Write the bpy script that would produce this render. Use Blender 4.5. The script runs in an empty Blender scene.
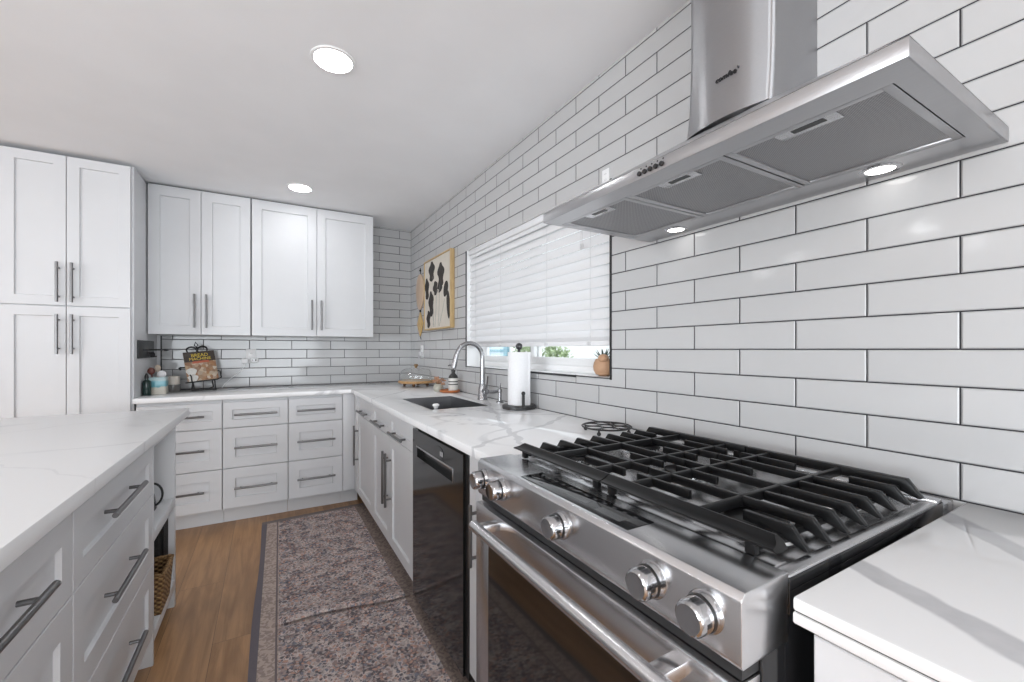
import bpy, bmesh, math, random
from mathutils import Vector, Matrix
S = bpy.context.scene
COL = S.collection
PI = math.pi

# ------------------------------------------------------------------ camera
cam = bpy.data.cameras.new('camera')
cam.sensor_fit = 'HORIZONTAL'
cam.sensor_width = 36.0
cam.lens = 424.0 / 1024.0 * 36.0
cam.shift_y = 8.5 / 1024.0
cam.clip_start = 0.02
camo = bpy.data.objects.new('camera', cam)
COL.objects.link(camo)
camo.location = (-1.23, 0.0, 1.2236)
camo.rotation_euler = (PI / 2, 0, -math.atan(244.0 / 424.0))
S.camera = camo

# ------------------------------------------------------------------ world, exposure
W = bpy.data.worlds.new('world')
S.world = W
W.use_nodes = True
wn = W.node_tree
bg = wn.nodes['Background']
bg.inputs['Color'].default_value = (0.90, 0.95, 1.0, 1)
bg.inputs['Strength'].default_value = 2.4
S.view_settings.view_transform = 'Standard'
S.view_settings.look = 'None'
S.view_settings.exposure = 0.0
S.view_settings.gamma = 1.0
S.view_settings.use_curve_mapping = False
DOWNLIGHT = 50.0      # radiance of the recessed ceiling lights
FILL_LIGHT = 130.0       # base watts of the added fill lights at the openings out of view
HOODLAMP = 7.0

def area_light(name, loc, rot, sx, sy, power, col):
    l = bpy.data.lights.new(name, 'AREA')
    l.shape = 'RECTANGLE'; l.size = sx; l.size_y = sy; l.energy = power; l.color = col
    o = bpy.data.objects.new(name, l)
    o.location = loc; o.rotation_euler = rot
    COL.objects.link(o)
    return o
# added fill lights at two unseen wall openings, standing in for daylight
area_light('daylight_patio', (-1.95, -3.35, 1.15), (PI / 2 + 0.50, 0, 0), 3.6, 1.9, FILL_LIGHT * 0.8, (0.89, 0.95, 1.0))
area_light('daylight_living', (-6.55, -0.9, 1.35), (PI / 2 + 0.45, 0, -PI / 2), 2.8, 1.5, FILL_LIGHT * 1.2, (0.89, 0.95, 1.0))

# ------------------------------------------------------------------ mesh helpers
class B:
    """collects shapes in world coordinates, then links them as one mesh object"""
    def __init__(self):
        self.bm = bmesh.new()
        self.M = Matrix.Identity(4)
    def add(self, t, mi=0):
        t.transform(self.M)
        for f in t.faces:
            f.material_index = mi
        me = bpy.data.meshes.new('tmp')
        t.to_mesh(me); t.free()
        self.bm.from_mesh(me)
        bpy.data.meshes.remove(me)
        return self
    def box(self, x0, x1, y0, y1, z0, z1, bev=0.0, seg=2, mi=0):
        t = bmesh.new()
        bmesh.ops.create_cube(t, size=1)
        for v in t.verts:
            v.co = Vector(((x0 + x1) / 2 + v.co.x * (x1 - x0), (y0 + y1) / 2 + v.co.y * (y1 - y0), (z0 + z1) / 2 + v.co.z * (z1 - z0)))
        if bev > 0:
            bmesh.ops.bevel(t, geom=list(t.edges), offset=bev, segments=seg, profile=0.5, affect='EDGES')
        return self.add(t, mi)
    def lathe(self, prof, c=(0, 0, 0), axis=(0, 0, 1), seg=28, mi=0, caps=True):
        """prof: list of (r, h) along the axis"""
        t = bmesh.new()
        q = Vector((0, 0, 1)).rotation_difference(Vector(axis).normalized())
        rings = []
        for r, h in prof:
            if r <= 1e-6:
                rings.append([t.verts.new(q @ Vector((0, 0, h)) + Vector(c))])
            else:
                rings.append([t.verts.new(q @ Vector((r * math.cos(2 * PI * k / seg), r * math.sin(2 * PI * k / seg), h)) + Vector(c)) for k in range(seg)])
        for a, b in zip(rings, rings[1:]):
            for k in range(seg):
                k2 = (k + 1) % seg
                if len(a) == 1 and len(b) == 1: continue
                if len(a) == 1: t.faces.new((a[0], b[k2], b[k]) if False else (a[0], b[k], b[k2]))
                elif len(b) == 1: t.faces.new((a[k], b[0], a[k2]))
                else: t.faces.new((a[k], b[k], b[k2], a[k2]))
        if caps:
            for rg in (rings[0], rings[-1]):
                if len(rg) > 1: t.faces.new(rg)
        bmesh.ops.recalc_face_normals(t, faces=list(t.faces))
        return self.add(t, mi)
    def cyl(self, p0, p1, r, r2=None, seg=20, bev=0.0, mi=0):
        p0, p1 = Vector(p0), Vector(p1)
        L = (p1 - p0).length
        r2 = r if r2 is None else r2
        if bev > 0:
            pr = [(r - bev, 0), (r, bev), (r2, L - bev), (r2 - bev, L)]
        else:
            pr = [(r, 0), (r2, L)]
        return self.lathe(pr, p0, p1 - p0, seg, mi)
    def tube(self, pts, r, seg=10, closed=False, mi=0, flat=1.0):
        pts = [Vector(p) for p in pts]
        n = len(pts)
        t = bmesh.new()
        rings = []
        up = None
        for i, p in enumerate(pts):
            a = pts[(i - 1) % n] if (closed or i > 0) else p
            b = pts[(i + 1) % n] if (closed or i < n - 1) else p
            d = (b - a).normalized()
            if up is None:
                up = Vector((0, 0, 1)) if abs(d.z) < 0.9 else Vector((1, 0, 0))
            side = d.cross(up)
            if side.length < 1e-4: side = d.cross(Vector((0, 1, 0)))
            side.normalize()
            up = side.cross(d).normalized()
            rr = r[i] if isinstance(r, (list, tuple)) else r
            rings.append([t.verts.new(p + side * (rr * math.cos(2 * PI * k / seg)) + up * (rr * flat * math.sin(2 * PI * k / seg))) for k in range(seg)])
        m = n if closed else n - 1
        for i in range(m):
            a, b = rings[i], rings[(i + 1) % n]
            for k in range(seg):
                k2 = (k + 1) % seg
                t.faces.new((a[k], b[k], b[k2], a[k2]))
        if not closed:
            t.faces.new(rings[0]); t.faces.new(rings[-1])
        bmesh.ops.recalc_face_normals(t, faces=list(t.faces))
        return self.add(t, mi)
    def ball(self, c, r, sx=1, sy=1, sz=1, mi=0, u=16, v=10):
        t = bmesh.new()
        bmesh.ops.create_uvsphere(t, u_segments=u, v_segments=v, radius=r)
        for w in t.verts:
            w.co = Vector((w.co.x * sx, w.co.y * sy, w.co.z * sz)) + Vector(c)
        return self.add(t, mi)
    def poly(self, verts, faces, mi=0):
        t = bmesh.new()
        vs = [t.verts.new(v) for v in verts]
        for f in faces: t.faces.new([vs[i] for i in f])
        bmesh.ops.recalc_face_normals(t, faces=list(t.faces))
        return self.add(t, mi)
    def prism(self, pts, fn, a, b, bev=0.0, mi=0):
        """2-D outline pts swept from a to b; fn(u, v, w) -> xyz"""
        n = len(pts)
        t = bmesh.new()
        lo = [t.verts.new(fn(u, v, a)) for u, v in pts]
        hi = [t.verts.new(fn(u, v, b)) for u, v in pts]
        t.faces.new(lo); t.faces.new(hi)
        for k in range(n):
            t.faces.new((lo[k], lo[(k + 1) % n], hi[(k + 1) % n], hi[k]))
        bmesh.ops.recalc_face_normals(t, faces=list(t.faces))
        if bev > 0:
            bmesh.ops.bevel(t, geom=list(t.edges), offset=bev, segments=2, profile=0.5, affect='EDGES')
        return self.add(t, mi)
    def shaker(self, w, h, th=0.019, fr=0.057, rec=0.0105, bev=0.0015, slope=0.003):
        """shaker front: origin lower left of the back face, x width, z height, -y outward, with recessed panel"""
        t = bmesh.new()
        fr = min(fr, h * 0.3, w * 0.3)
        def ring(i, y): return [t.verts.new(p) for p in ((i, y, i), (w - i, y, i), (w - i, y, h - i), (i, y, h - i))]
        rs = [ring(0, 0), ring(0, -th + bev), ring(bev, -th), ring(fr, -th), ring(fr + slope, -th + rec)]
        t.faces.new(rs[0])
        for a, b in zip(rs, rs[1:]):
            for k in range(4):
                t.faces.new((a[k], a[(k + 1) % 4], b[(k + 1) % 4], b[k]))
        t.faces.new(rs[-1])
        bmesh.ops.recalc_face_normals(t, faces=list(t.faces))
        return self.add(t)
    def build(self, name, mats, parent=None, org=None, sharp=32):
        bm = self.bm
        if org is None:
            org = ORG.get(parent.name, Vector((0, 0, 0))) if parent else Vector((0, 0, 0))
        org = Vector(org)
        for v in bm.verts: v.co -= org
        cs = math.radians(sharp)
        for f in bm.faces: f.smooth = True
        for e in bm.edges:
            if len(e.link_faces) == 2:
                if e.calc_face_angle(0) > cs: e.smooth = False
            else: e.smooth = False
        me = bpy.data.meshes.new(name)
        bm.to_mesh(me); bm.free()
        for m in (mats if isinstance(mats, (list, tuple)) else [mats]): me.materials.append(m)
        o = bpy.data.objects.new(name, me)
        COL.objects.link(o)
        if parent:
            o.parent = parent
            ORG[o.name] = org
        else:
            o.location = org
        return o
ORG = {}
def tag(o, label, cat, group=None):
    o['label'] = label; o['category'] = cat
    if group: o['group'] = group
    return o
def thing(name, label, cat, loc, group=None):
    o = bpy.data.objects.new(name, None)
    o.empty_display_size = 0.1
    COL.objects.link(o)
    o.location = loc
    ORG[o.name] = Vector(loc)
    return tag(o, label, cat, group)
def struct(o):
    o['kind'] = 'structure'
    return o
def copy_tree(o, loc, label):
    def rec(src, par):
        c = src.copy(); COL.objects.link(c)
        if par: c.parent = par
        for ch in KIDS(src): rec(ch, c)
        return c
    c = rec(o, None)
    c.location = loc; c['label'] = label
    return c
def KIDS(o): return [x for x in list(bpy.data.objects) if x.parent == o]

# ------------------------------------------------------------------ materials
def mat(name, col, rough=0.5, metal=0.0, spec=0.5, **kw):
    m = bpy.data.materials.new(name)
    m.use_nodes = True
    p = m.node_tree.nodes['Principled BSDF']
    p.inputs['Base Color'].default_value = (*col, 1)
    p.inputs['Roughness'].default_value = rough
    p.inputs['Metallic'].default_value = metal
    p.inputs['Specular IOR Level'].default_value = spec
    for k, v in kw.items(): p.inputs[k].default_value = v
    return m
class N:
    """tiny node-tree writer"""
    def __init__(self, m):
        self.t = m.node_tree; self.p = self.t.nodes['Principled BSDF']
    def n(self, ty, **kw):
        x = self.t.nodes.new(ty)
        for k, v in kw.items():
            if k.startswith('_'): setattr(x, k[1:], v)
        return x
    def L(self, a, b): self.t.links.new(a, b)
    def put(self, sock, v):
        if isinstance(v, bpy.types.NodeSocket): self.L(v, sock)
        elif v is not None: sock.default_value = v
    def math(self, op, a, b=None, c=None, clamp=False):
        x = self.n('ShaderNodeMath', _operation=op, _use_clamp=clamp)
        for i, v in enumerate((a, b, c)): self.put(x.inputs[i], v)
        return x.outputs[0]
    def mix(self, f, a, b):
        x = self.n('ShaderNodeMix', _data_type='RGBA')
        self.put(x.inputs[0], f)
        self.put(x.inputs[6], a if isinstance(a, bpy.types.NodeSocket) else (*a, 1))
        self.put(x.inputs[7], b if isinstance(b, bpy.types.NodeSocket) else (*b, 1))
        return x.outputs[2]
    def ss(self, v, a, b):
        x = self.n('ShaderNodeMapRange', _interpolation_type='SMOOTHSTEP')
        self.put(x.inputs[0], v); x.inputs[1].default_value = a; x.inputs[2].default_value = b
        return x.outputs[0]
    def pos(self):
        g = self.n('ShaderNodeTexCoord'); s = self.n('ShaderNodeSeparateXYZ')
        self.L(g.outputs['Object'], s.inputs[0])
        return g.outputs['Object'], s.outputs[0], s.outputs[1], s.outputs[2]
    def xyz(self, a, b, c):
        x = self.n('ShaderNodeCombineXYZ')
        for i, v in enumerate((a, b, c)): self.put(x.inputs[i], v)
        return x.outputs[0]
    def noise(self, vec, scale, detail=3, rough=0.5, dist=0.0):
        x = self.n('ShaderNodeTexNoise')
        self.put(x.inputs['Vector'], vec)
        x.inputs['Scale'].default_value = scale; x.inputs['Detail'].default_value = detail
        x.inputs['Roughness'].default_value = rough; x.inputs['Distortion'].default_value = dist
        return x.outputs[0]
    def bump(self, h, strength, dist):
        x = self.n('ShaderNodeBump')
        x.inputs['Strength'].default_value = strength; x.inputs['Distance'].default_value = dist
        self.L(h, x.inputs['Height']); self.L(x.outputs[0], self.p.inputs['Normal'])

def paint(name, col, rough=0.4, bumpy=0.0):
    m = mat(name, col, rough)
    k = N(m); o, x, y, z = k.pos()
    f = k.noise(o, 3.0, 4)
    k.L(k.mix(k.ss(f, 0.3, 0.7), col, tuple(c * 0.97 for c in col)), k.p.inputs['Base Color'])
    if bumpy: k.bump(k.noise(o, 90, 3), bumpy, 0.002)
    return m
CAB = paint('white_cabinet_paint', (0.67, 0.675, 0.69), 0.38)
CABIN = paint('cabinet_interior', (0.62, 0.62, 0.63), 0.5)
CEILM = paint('ceiling_paint', (0.90, 0.905, 0.92), 0.85, 0.15)
WALLM = paint('wall_paint', (0.78, 0.78, 0.79), 0.8, 0.1)
TRIMW = paint('white_trim', (0.86, 0.86, 0.86), 0.4)

def tile_mat(name, axis, off, shift=0.5):
    m = mat(name, (0.8, 0.8, 0.8), 0.1)
    k = N(m); o, x, y, z = k.pos()
    u = k.math('ADD', x if axis == 'x' else y, off + 0.313 * 40)
    v = k.math('ADD', z, -0.914 + 0.0775 * 40)
    vec = k.xyz(u, v, 0.0)
    def brick(ms, sm):
        b = k.n('ShaderNodeTexBrick', _offset=shift, _offset_frequency=2, _squash=1.0)
        k.L(vec, b.inputs['Vector'])
        for nme, val in (('Scale', 1.0), ('Mortar Size', ms), ('Mortar Smooth', sm), ('Bias', 0.0), ('Brick Width', 0.313), ('Row Height', 0.0775)):
            b.inputs[nme].default_value = val
        return b
    b = brick(0.0017, 0.25)
    b.inputs['Color1'].default_value = (0.525, 0.524, 0.526, 1)
    b.inputs['Color2'].default_value = (0.503, 0.502, 0.504, 1)
    b.inputs['Mortar'].default_value = (0.022, 0.022, 0.026, 1)
    k.L(b.outputs['Color'], k.p.inputs['Base Color'])
    k.L(k.math('MULTIPLY_ADD', b.outputs['Fac'], 0.7, 0.09), k.p.inputs['Roughness'])
    b2 = brick(0.0045, 1.0)
    h = k.math('SUBTRACT', 1.0, b2.outputs['Fac'])
    wob = k.noise(o, 9.0, 2)
    k.bump(k.math('MULTIPLY_ADD', wob, 0.25, h), 0.75, 0.004)
    return m
TILE_R = tile_mat('subway_tile_range_wall', 'y', -0.1385)
TILE_B = tile_mat('subway_tile_back_wall', 'x', 0.306, 0.377)

def floor_mat():
    m = mat('oak_plank_floor', (0.4, 0.25, 0.14), 0.38)
    k = N(m); o, x, y, z = k.pos()
    vec = k.xyz(k.math('ADD', y, 30.3), k.math('ADD', x, 20.05), 0.0)
    b = k.n('ShaderNodeTexBrick', _offset=0.37, _offset_frequency=2)
    k.L(vec, b.inputs['Vector'])
    for nme, val in (('Scale', 1.0), ('Mortar Size', 0.0009), ('Mortar Smooth', 0.3), ('Bias', 0.0), ('Brick Width', 1.5), ('Row Height', 0.19)):
        b.inputs[nme].default_value = val
    b.inputs['Color1'].default_value = (0, 0, 0, 1); b.inputs['Color2'].default_value = (1, 1, 1, 1); b.inputs['Mortar'].default_value = (0.5, 0.5, 0.5, 1)
    grain = k.noise(k.xyz(k.math('MULTIPLY', x, 22.0), k.math('MULTIPLY', y, 1.3), k.math('MULTIPLY', b.outputs['Color'], 40.0)), 1.6, 6, 0.62, 0.6)
    broad = k.noise(k.xyz(k.math('MULTIPLY', x, 5.0), k.math('MULTIPLY', y, 0.9), k.math('MULTIPLY', b.outputs['Color'], 9.0)), 1.5, 3, 0.5, 1.2)
    c = k.mix(k.ss(grain, 0.3, 0.75), (0.50, 0.275, 0.125), (0.29, 0.145, 0.060))
    c = k.mix(k.math('MULTIPLY', k.ss(broad, 0.42, 0.7), 0.55), c, (0.20, 0.10, 0.043))
    c = k.mix(k.math('MULTIPLY', b.outputs['Color'], 0.25), c, (0.42, 0.25, 0.13))
    c = k.mix(b.outputs['Fac'], c, (0.10, 0.06, 0.035))
    k.L(c, k.p.inputs['Base Color'])
    k.bump(k.math('SUBTRACT', k.math('MULTIPLY', grain, 0.2), b.outputs['Fac']), 0.25, 0.0012)
    return m
FLOORM = floor_mat()

def quartz(name, lines, web=0.35, base=(0.82, 0.82, 0.825), vein=(0.42, 0.42, 0.44), seed=0.0, wscale=1.3, rough=0.10, wamp=0.16):
    """white quartz: soft vein web plus single directed veins (px, py, angle, width, strength)"""
    m = mat(name, base, rough, 0.0, 0.4)
    k = N(m); o, x, y, z = k.pos()
    ov = k.n('ShaderNodeVectorMath', _operation='ADD'); k.L(o, ov.inputs[0]); ov.inputs[1].default_value = (seed, seed * 1.7, seed)
    ov = ov.outputs[0]
    n1 = k.noise(ov, wscale, 5, 0.55, 0.9)
    d = k.math('ABSOLUTE', k.math('SUBTRACT', n1, 0.5))
    v = k.math('SUBTRACT', 1.0, k.ss(d, 0.0, 0.03))
    msk = k.ss(k.noise(ov, 2.2, 2), 0.42, 0.68)
    v = k.math('MULTIPLY', k.math('MULTIPLY', v, msk), web)
    warp = k.math('SUBTRACT', k.noise(ov, 3.0, 4, 0.55), 0.5)
    fine = k.math('SUBTRACT', k.noise(ov, 22.0, 4, 0.6), 0.5)
    wid = k.noise(ov, 5.0, 3)
    for px, py, a, w, st in lines:
        nx, ny = -math.sin(a), math.cos(a)
        dd = k.math('ADD', k.math('MULTIPLY', x, nx), k.math('MULTIPLY_ADD', y, ny, -(px * nx + py * ny)))
        dd = k.math('ADD', dd, k.math('MULTIPLY', warp, wamp))
        dd = k.math('ABSOLUTE', k.math('ADD', dd, k.math('MULTIPLY', fine, 0.008)))
        ww = k.math('MULTIPLY_ADD', wid, w * 1.6, w * 0.2)
        q = k.math('SUBTRACT', 1.0, k.ss(k.math('DIVIDE', dd, ww), 0.7, 1.1))
        v = k.math('MAXIMUM', v, k.math('MULTIPLY', q, k.math('MULTIPLY_ADD', fine, 0.5, st)))
    k.L(k.mix(v, base, vein), k.p.inputs['Base Color'])
    return m

def steel(name, col=(0.56, 0.56, 0.575), rough=0.27, axis='z', aniso=0.0, arot=0.25):
    m = mat(name, col, rough, 1.0)
    k = N(m); o, x, y, z = k.pos()
    sc = {'x': (4, 700, 700), 'y': (700, 4, 700), 'z': (700, 700, 4)}[axis]
    vec = k.xyz(k.math('MULTIPLY', x, sc[0]), k.math('MULTIPLY', y, sc[1]), k.math('MULTIPLY', z, sc[2]))
    n = k.noise(vec, 1.0, 3)
    smu = k.noise(o, 7.0, 3)
    k.L(k.math('ADD', k.math('MULTIPLY_ADD', n, 0.0, rough), k.math('MULTIPLY', k.math('SUBTRACT', smu, 0.5), 0.08)), k.p.inputs['Roughness'])
    k.L(k.mix(k.ss(n, 0.3, 0.7), tuple(c * 0.98 for c in col), tuple(min(1, c * 1.02) for c in col)), k.p.inputs['Base Color'])
    if aniso:
        k.p.inputs['Anisotropic'].default_value = aniso; k.p.inputs['Anisotropic Rotation'].default_value = arot
        tg = k.n('ShaderNodeTangent', _direction_type='RADIAL', _axis='Z')
        k.L(tg.outputs[0], k.p.inputs['Tangent'])
    return m
STEEL = steel('brushed_stainless', (0.62, 0.62, 0.632), 0.26, 'y', 0.3)
STEELH = steel('brushed_stainless_hood', (0.47, 0.47, 0.482), 0.31, 'y', 0.4)
STEELZ = steel('brushed_stainless_chimney', (0.45, 0.45, 0.462), 0.38, 'y', 0.98)
STEELD = steel('cooktop_stainless', (0.58, 0.58, 0.59), 0.26, 'y')
NICKEL = steel('brushed_nickel_handle', (0.20, 0.198, 0.20), 0.32, 'z')
CHROME = mat('polished_chrome', (0.48, 0.48, 0.49), 0.12, 1.0)
FAUC = steel('brushed_faucet_steel', (0.36, 0.36, 0.37), 0.26, 'z')
IRON = mat('cast_iron_black', (0.006, 0.006, 0.0065), 0.34, 0.0, 0.28)
_k = N(IRON); _o, _x, _y, _z = _k.pos(); _k.bump(_k.noise(_o, 500, 2), 0.12, 0.0006)
BLACK = mat('black_plastic', (0.012, 0.012, 0.013), 0.35)
GLOSSB = mat('black_gloss_enamel', (0.010, 0.010, 0.011), 0.08)
DISHB = mat('black_dishwasher_front', (0.008, 0.008, 0.0085), 0.09, 0.0, 0.6)
OVENG = mat('oven_black_glass', (0.012, 0.010, 0.009), 0.05, 0.0, 0.7)
WIRE = mat('black_wire', (0.014, 0.014, 0.015), 0.4)
GREYF = mat('grey_marking', (0.45, 0.45, 0.46), 0.5)
def mesh_filter():
    m = mat('aluminium_mesh_filter', (0.36, 0.36, 0.37), 0.42, 0.85)
    k = N(m); o, x, y, z = k.pos()
    a = k.math('SINE', k.math('MULTIPLY', x, 2 * PI / 0.006)); b = k.math('SINE', k.math('MULTIPLY', y, 2 * PI / 0.006))
    h = k.math('MULTIPLY', a, b)
    k.L(k.mix(k.ss(h, -0.5, 0.6), (0.22, 0.22, 0.225), (0.42, 0.42, 0.43)), k.p.inputs['Base Color'])
    k.bump(h, 0.4, 0.001)
    return m
FILTER = mesh_filter()
def emit(name, col, s):
    m = bpy.data.materials.new(name); m.use_nodes = True
    t = m.node_tree; t.nodes.clear()
    e = t.nodes.new('ShaderNodeEmission'); e.inputs[0].default_value = (*col, 1); e.inputs[1].default_value = s
    oo = t.nodes.new('ShaderNodeOutputMaterial'); t.links.new(e.outputs[0], oo.inputs[0])
    return m
LAMP = emit('downlight_diffuser', (0.965, 0.985, 1.0), DOWNLIGHT)
LAMPH = emit('hood_lamp_lens', (1.0, 0.98, 0.95), HOODLAMP)
def thin_glass(name, tint=(0.97, 0.98, 0.98)):
    m = bpy.data.materials.new(name); m.use_nodes = True
    t = m.node_tree; t.nodes.clear()
    tr = t.nodes.new('ShaderNodeBsdfTransparent'); tr.inputs[0].default_value = (*tint, 1)
    gl = t.nodes.new('ShaderNodeBsdfGlossy'); gl.inputs[1].default_value = 0.02
    lw = t.nodes.new('ShaderNodeLayerWeight'); lw.inputs[0].default_value = 0.5
    pw = t.nodes.new('ShaderNodeMath'); pw.operation = 'POWER'; pw.inputs[1].default_value = 4.0
    t.links.new(lw.outputs['Facing'], pw.inputs[0])
    fr = t.nodes.new('ShaderNodeMath'); fr.operation = 'MULTIPLY_ADD'; fr.inputs[1].default_value = 0.8; fr.inputs[2].default_value = 0.05
    t.links.new(pw.outputs[0], fr.inputs[0])
    mx = t.nodes.new('ShaderNodeMixShader'); oo = t.nodes.new('ShaderNodeOutputMaterial')
    t.links.new(fr.outputs[0], mx.inputs[0]); t.links.new(tr.outputs[0], mx.inputs[1]); t.links.new(gl.outputs[0], mx.inputs[2]); t.links.new(mx.outputs[0], oo.inputs[0])
    return m
GLASS = thin_glass('clear_glass')
BLIND = mat('white_blind_slat', (0.76, 0.76, 0.77), 0.5)
def wood(name, a, b, axis='y', sc=14.0, rough=0.45):
    m = mat(name, a, rough)
    k = N(m); o, x, y, z = k.pos()
    mul = {'x': (0.12, 1, 1), 'y': (1, 0.12, 1), 'z': (1, 1, 0.12)}[axis]
    n = k.noise(k.xyz(k.math('MULTIPLY', x, mul[0]), k.math('MULTIPLY', y, mul[1]), k.math('MULTIPLY', z, mul[2])), sc * 6, 4, 0.6, 0.5)
    k.L(k.mix(k.ss(n, 0.3, 0.7), a, b), k.p.inputs['Base Color'])
    return m
def mats_simple(name, col, rough=0.5, var=0.85, sc=40.0, spec=0.5):
    m = mat(name, col, rough, 0.0, spec)
    k = N(m); o, x, y, z = k.pos()
    k.L(k.mix(k.ss(k.noise(o, sc, 3), 0.3, 0.7), col, tuple(c * var for c in col)), k.p.inputs['Base Color'])
    return m

# ------------------------------------------------------------------ room shell
H = 2.40; YB = 4.156; XL = -6.6; YF = -3.4
b = B(); b.box(XL - 0.1, 0.2, YF - 0.1, YB + 0.2, -0.12, 0.0)
struct(b.build('floor', FLOORM))
b = B(); b.box(XL - 0.1, 0.2, YF - 0.1, YB + 0.2, H, H + 0.12)
struct(b.build('ceiling', CEILM))
# range wall with the window opening
WY0, WY1, WZ0, WZ1 = 1.320, 2.790, 1.107, 1.930
WT = 0.16
b = B()
ys = [YF - 0.1, WY0, WY1, YB + 0.2]; zs = [0.0, WZ0, WZ1, H]
t = bmesh.new()
V = {}
for xi, X in enumerate((0.0, WT)):
    for i, yy in enumerate(ys):
        for j, zz in enumerate(zs):
            V[xi, i, j] = t.verts.new((X, yy, zz))
for xi in (0, 1):
    for i in range(3):
        for j in range(3):
            if (i, j) != (1, 1):
                t.faces.new((V[xi, i, j], V[xi, i + 1, j], V[xi, i + 1, j + 1], V[xi, i, j + 1]))
def quadf(*ks): return t.faces.new([V[k] for k in ks])
jam = [quadf((0, 1, 1), (0, 2, 1), (1, 2, 1), (1, 1, 1)), quadf((0, 1, 2), (0, 2, 2), (1, 2, 2), (1, 1, 2)),
       quadf((0, 1, 1), (0, 1, 2), (1, 1, 2), (1, 1, 1)), quadf((0, 2, 1), (0, 2, 2), (1, 2, 2), (1, 2, 1))]
for i in range(3):
    quadf((0, i, 0), (0, i + 1, 0), (1, i + 1, 0), (1, i, 0)); quadf((0, i, 3), (0, i + 1, 3), (1, i + 1, 3), (1, i, 3))
for j in range(3):
    quadf((0, 0, j), (0, 0, j + 1), (1, 0, j + 1), (1, 0, j)); quadf((0, 3, j), (0, 3, j + 1), (1, 3, j + 1), (1, 3, j))
bmesh.ops.recalc_face_normals(t, faces=list(t.faces))
me_j = [f.index for f in jam]
t.faces.index_update()
ji = {f.index for f in jam}
for f in t.faces: f.material_index = 1 if f.index in ji else 0
me = bpy.data.meshes.new('wall_right'); t.to_mesh(me); t.free()
me.materials.append(TILE_R); me.materials.append(TRIMW)
o = bpy.data.objects.new('wall_right', me); COL.objects.link(o); struct(o)
# back wall: tiled from the tall cabinet to the corner, painted beyond
b = B(); b.box(-1.935, 0.0, YB, YB + 0.15, 0, H)
struct(b.build('wall_back', TILE_B))
b = B(); b.box(XL, -1.935, YB, YB + 0.15, 0, H)
struct(b.build('wall_back_plain', WALLM))
# walls behind the camera and across the living room, each with a wide opening for daylight
def wall_open(name, axis, c, a0, a1, h0, h1, o0, o1, th):
    b = B()
    for (p, q, r, s) in ((a0, o0, 0, H), (o1, a1, 0, H), (o0, o1, 0, h0), (o0, o1, h1, H)):
        if s - r < 1e-4: continue
        if axis == 'y': b.box(p, q, min(c, c + th), max(c, c + th), r, s)
        else: b.box(min(c, c + th), max(c, c + th), p, q, r, s)
    return struct(b.build(name, WALLM))
wall_open('wall_front', 'y', YF, XL, 0.0, 0.02, 2.15, -3.8, -0.12, -0.1)
wall_open('wall_left', 'x', XL, YF, YB, 0.55, 2.2, -2.3, 0.5, -0.1)
# black edge trim round the window opening and at the tile end
b = B()
e = 0.0085
b.box(-0.004, 0.002, WY1 - 0.001, WY1 + e, WZ0 - e, WZ1 - 0.004)
b.box(-0.004, 0.002, WY0 - e, WY0 + 0.001, WZ0 - e, WZ1)
b.box(-0.004, 0.002, WY0 - e, 1.545, WZ0 - 0.006, WZ0 - 0.002)
b.box(-0.006, 0.002, 1.545, 2.10, WZ0 - e - 0.002, WZ0 - 0.001)
b.box(-0.004, 0.002, 2.10, WY1 + e, WZ0 - 0.006, WZ0 - 0.002)
struct(b.build('trim_1', BLACK))
b = B(); b.box(-1.943, -1.934, YB - 0.006, YB + 0.004, 0.915, 1.33)
struct(b.build('trim_2', BLACK))

# window: white vinyl slider set deep in the wall
b = B()
XF0, XF1 = 0.095, 0.155
def wframe(b, y0, y1, z0, z1, w, x0, x1, wb=None):
    wb = wb or w
    b.box(x0, x1, y0, y1, z0, z0 + wb, 0.003); b.box(x0, x1, y0, y1, z1 - w, z1, 0.003)
    b.box(x0, x1, y0, y0 + w, z0 + wb, z1 - w, 0.003); b.box(x0, x1, y1 - w, y1, z0 + wb, z1 - w, 0.003)
wframe(b, WY0, WY1, WZ0, WZ1, 0.035, XF0, XF1)
wn1 = struct(b.build('window_1', TRIMW))
b = B(); wframe(b, 2.045, WY1 - 0.035, WZ0 + 0.035, WZ1 - 0.035, 0.038, XF0 + 0.03, XF1 - 0.006)
sash = b.build('sash', TRIMW, wn1)
b = B(); wframe(b, WY0 + 0.035, 2.095, WZ0 + 0.035, WZ1 - 0.035, 0.040, XF0 + 0.004, XF0 + 0.028)
sash2 = b.build('sash', TRIMW, wn1)
b = B(); b.box(0.138, 0.142, 2.08, WY1 - 0.07, WZ0 + 0.07, WZ1 - 0.07); b.build('pane', GLASS, sash)
b = B(); b.box(0.110, 0.114, WY0 + 0.072, 2.058, WZ0 + 0.072, WZ1 - 0.072); b.build('pane', GLASS, sash2)
b = B(); b.box(0.109, 0.116, 2.0975, 2.112, WZ0 + 0.07, WZ1 - 0.07); b.build('weather_strip', mat('grey_seal', (0.22, 0.22, 0.23), 0.6), wn1)

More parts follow.
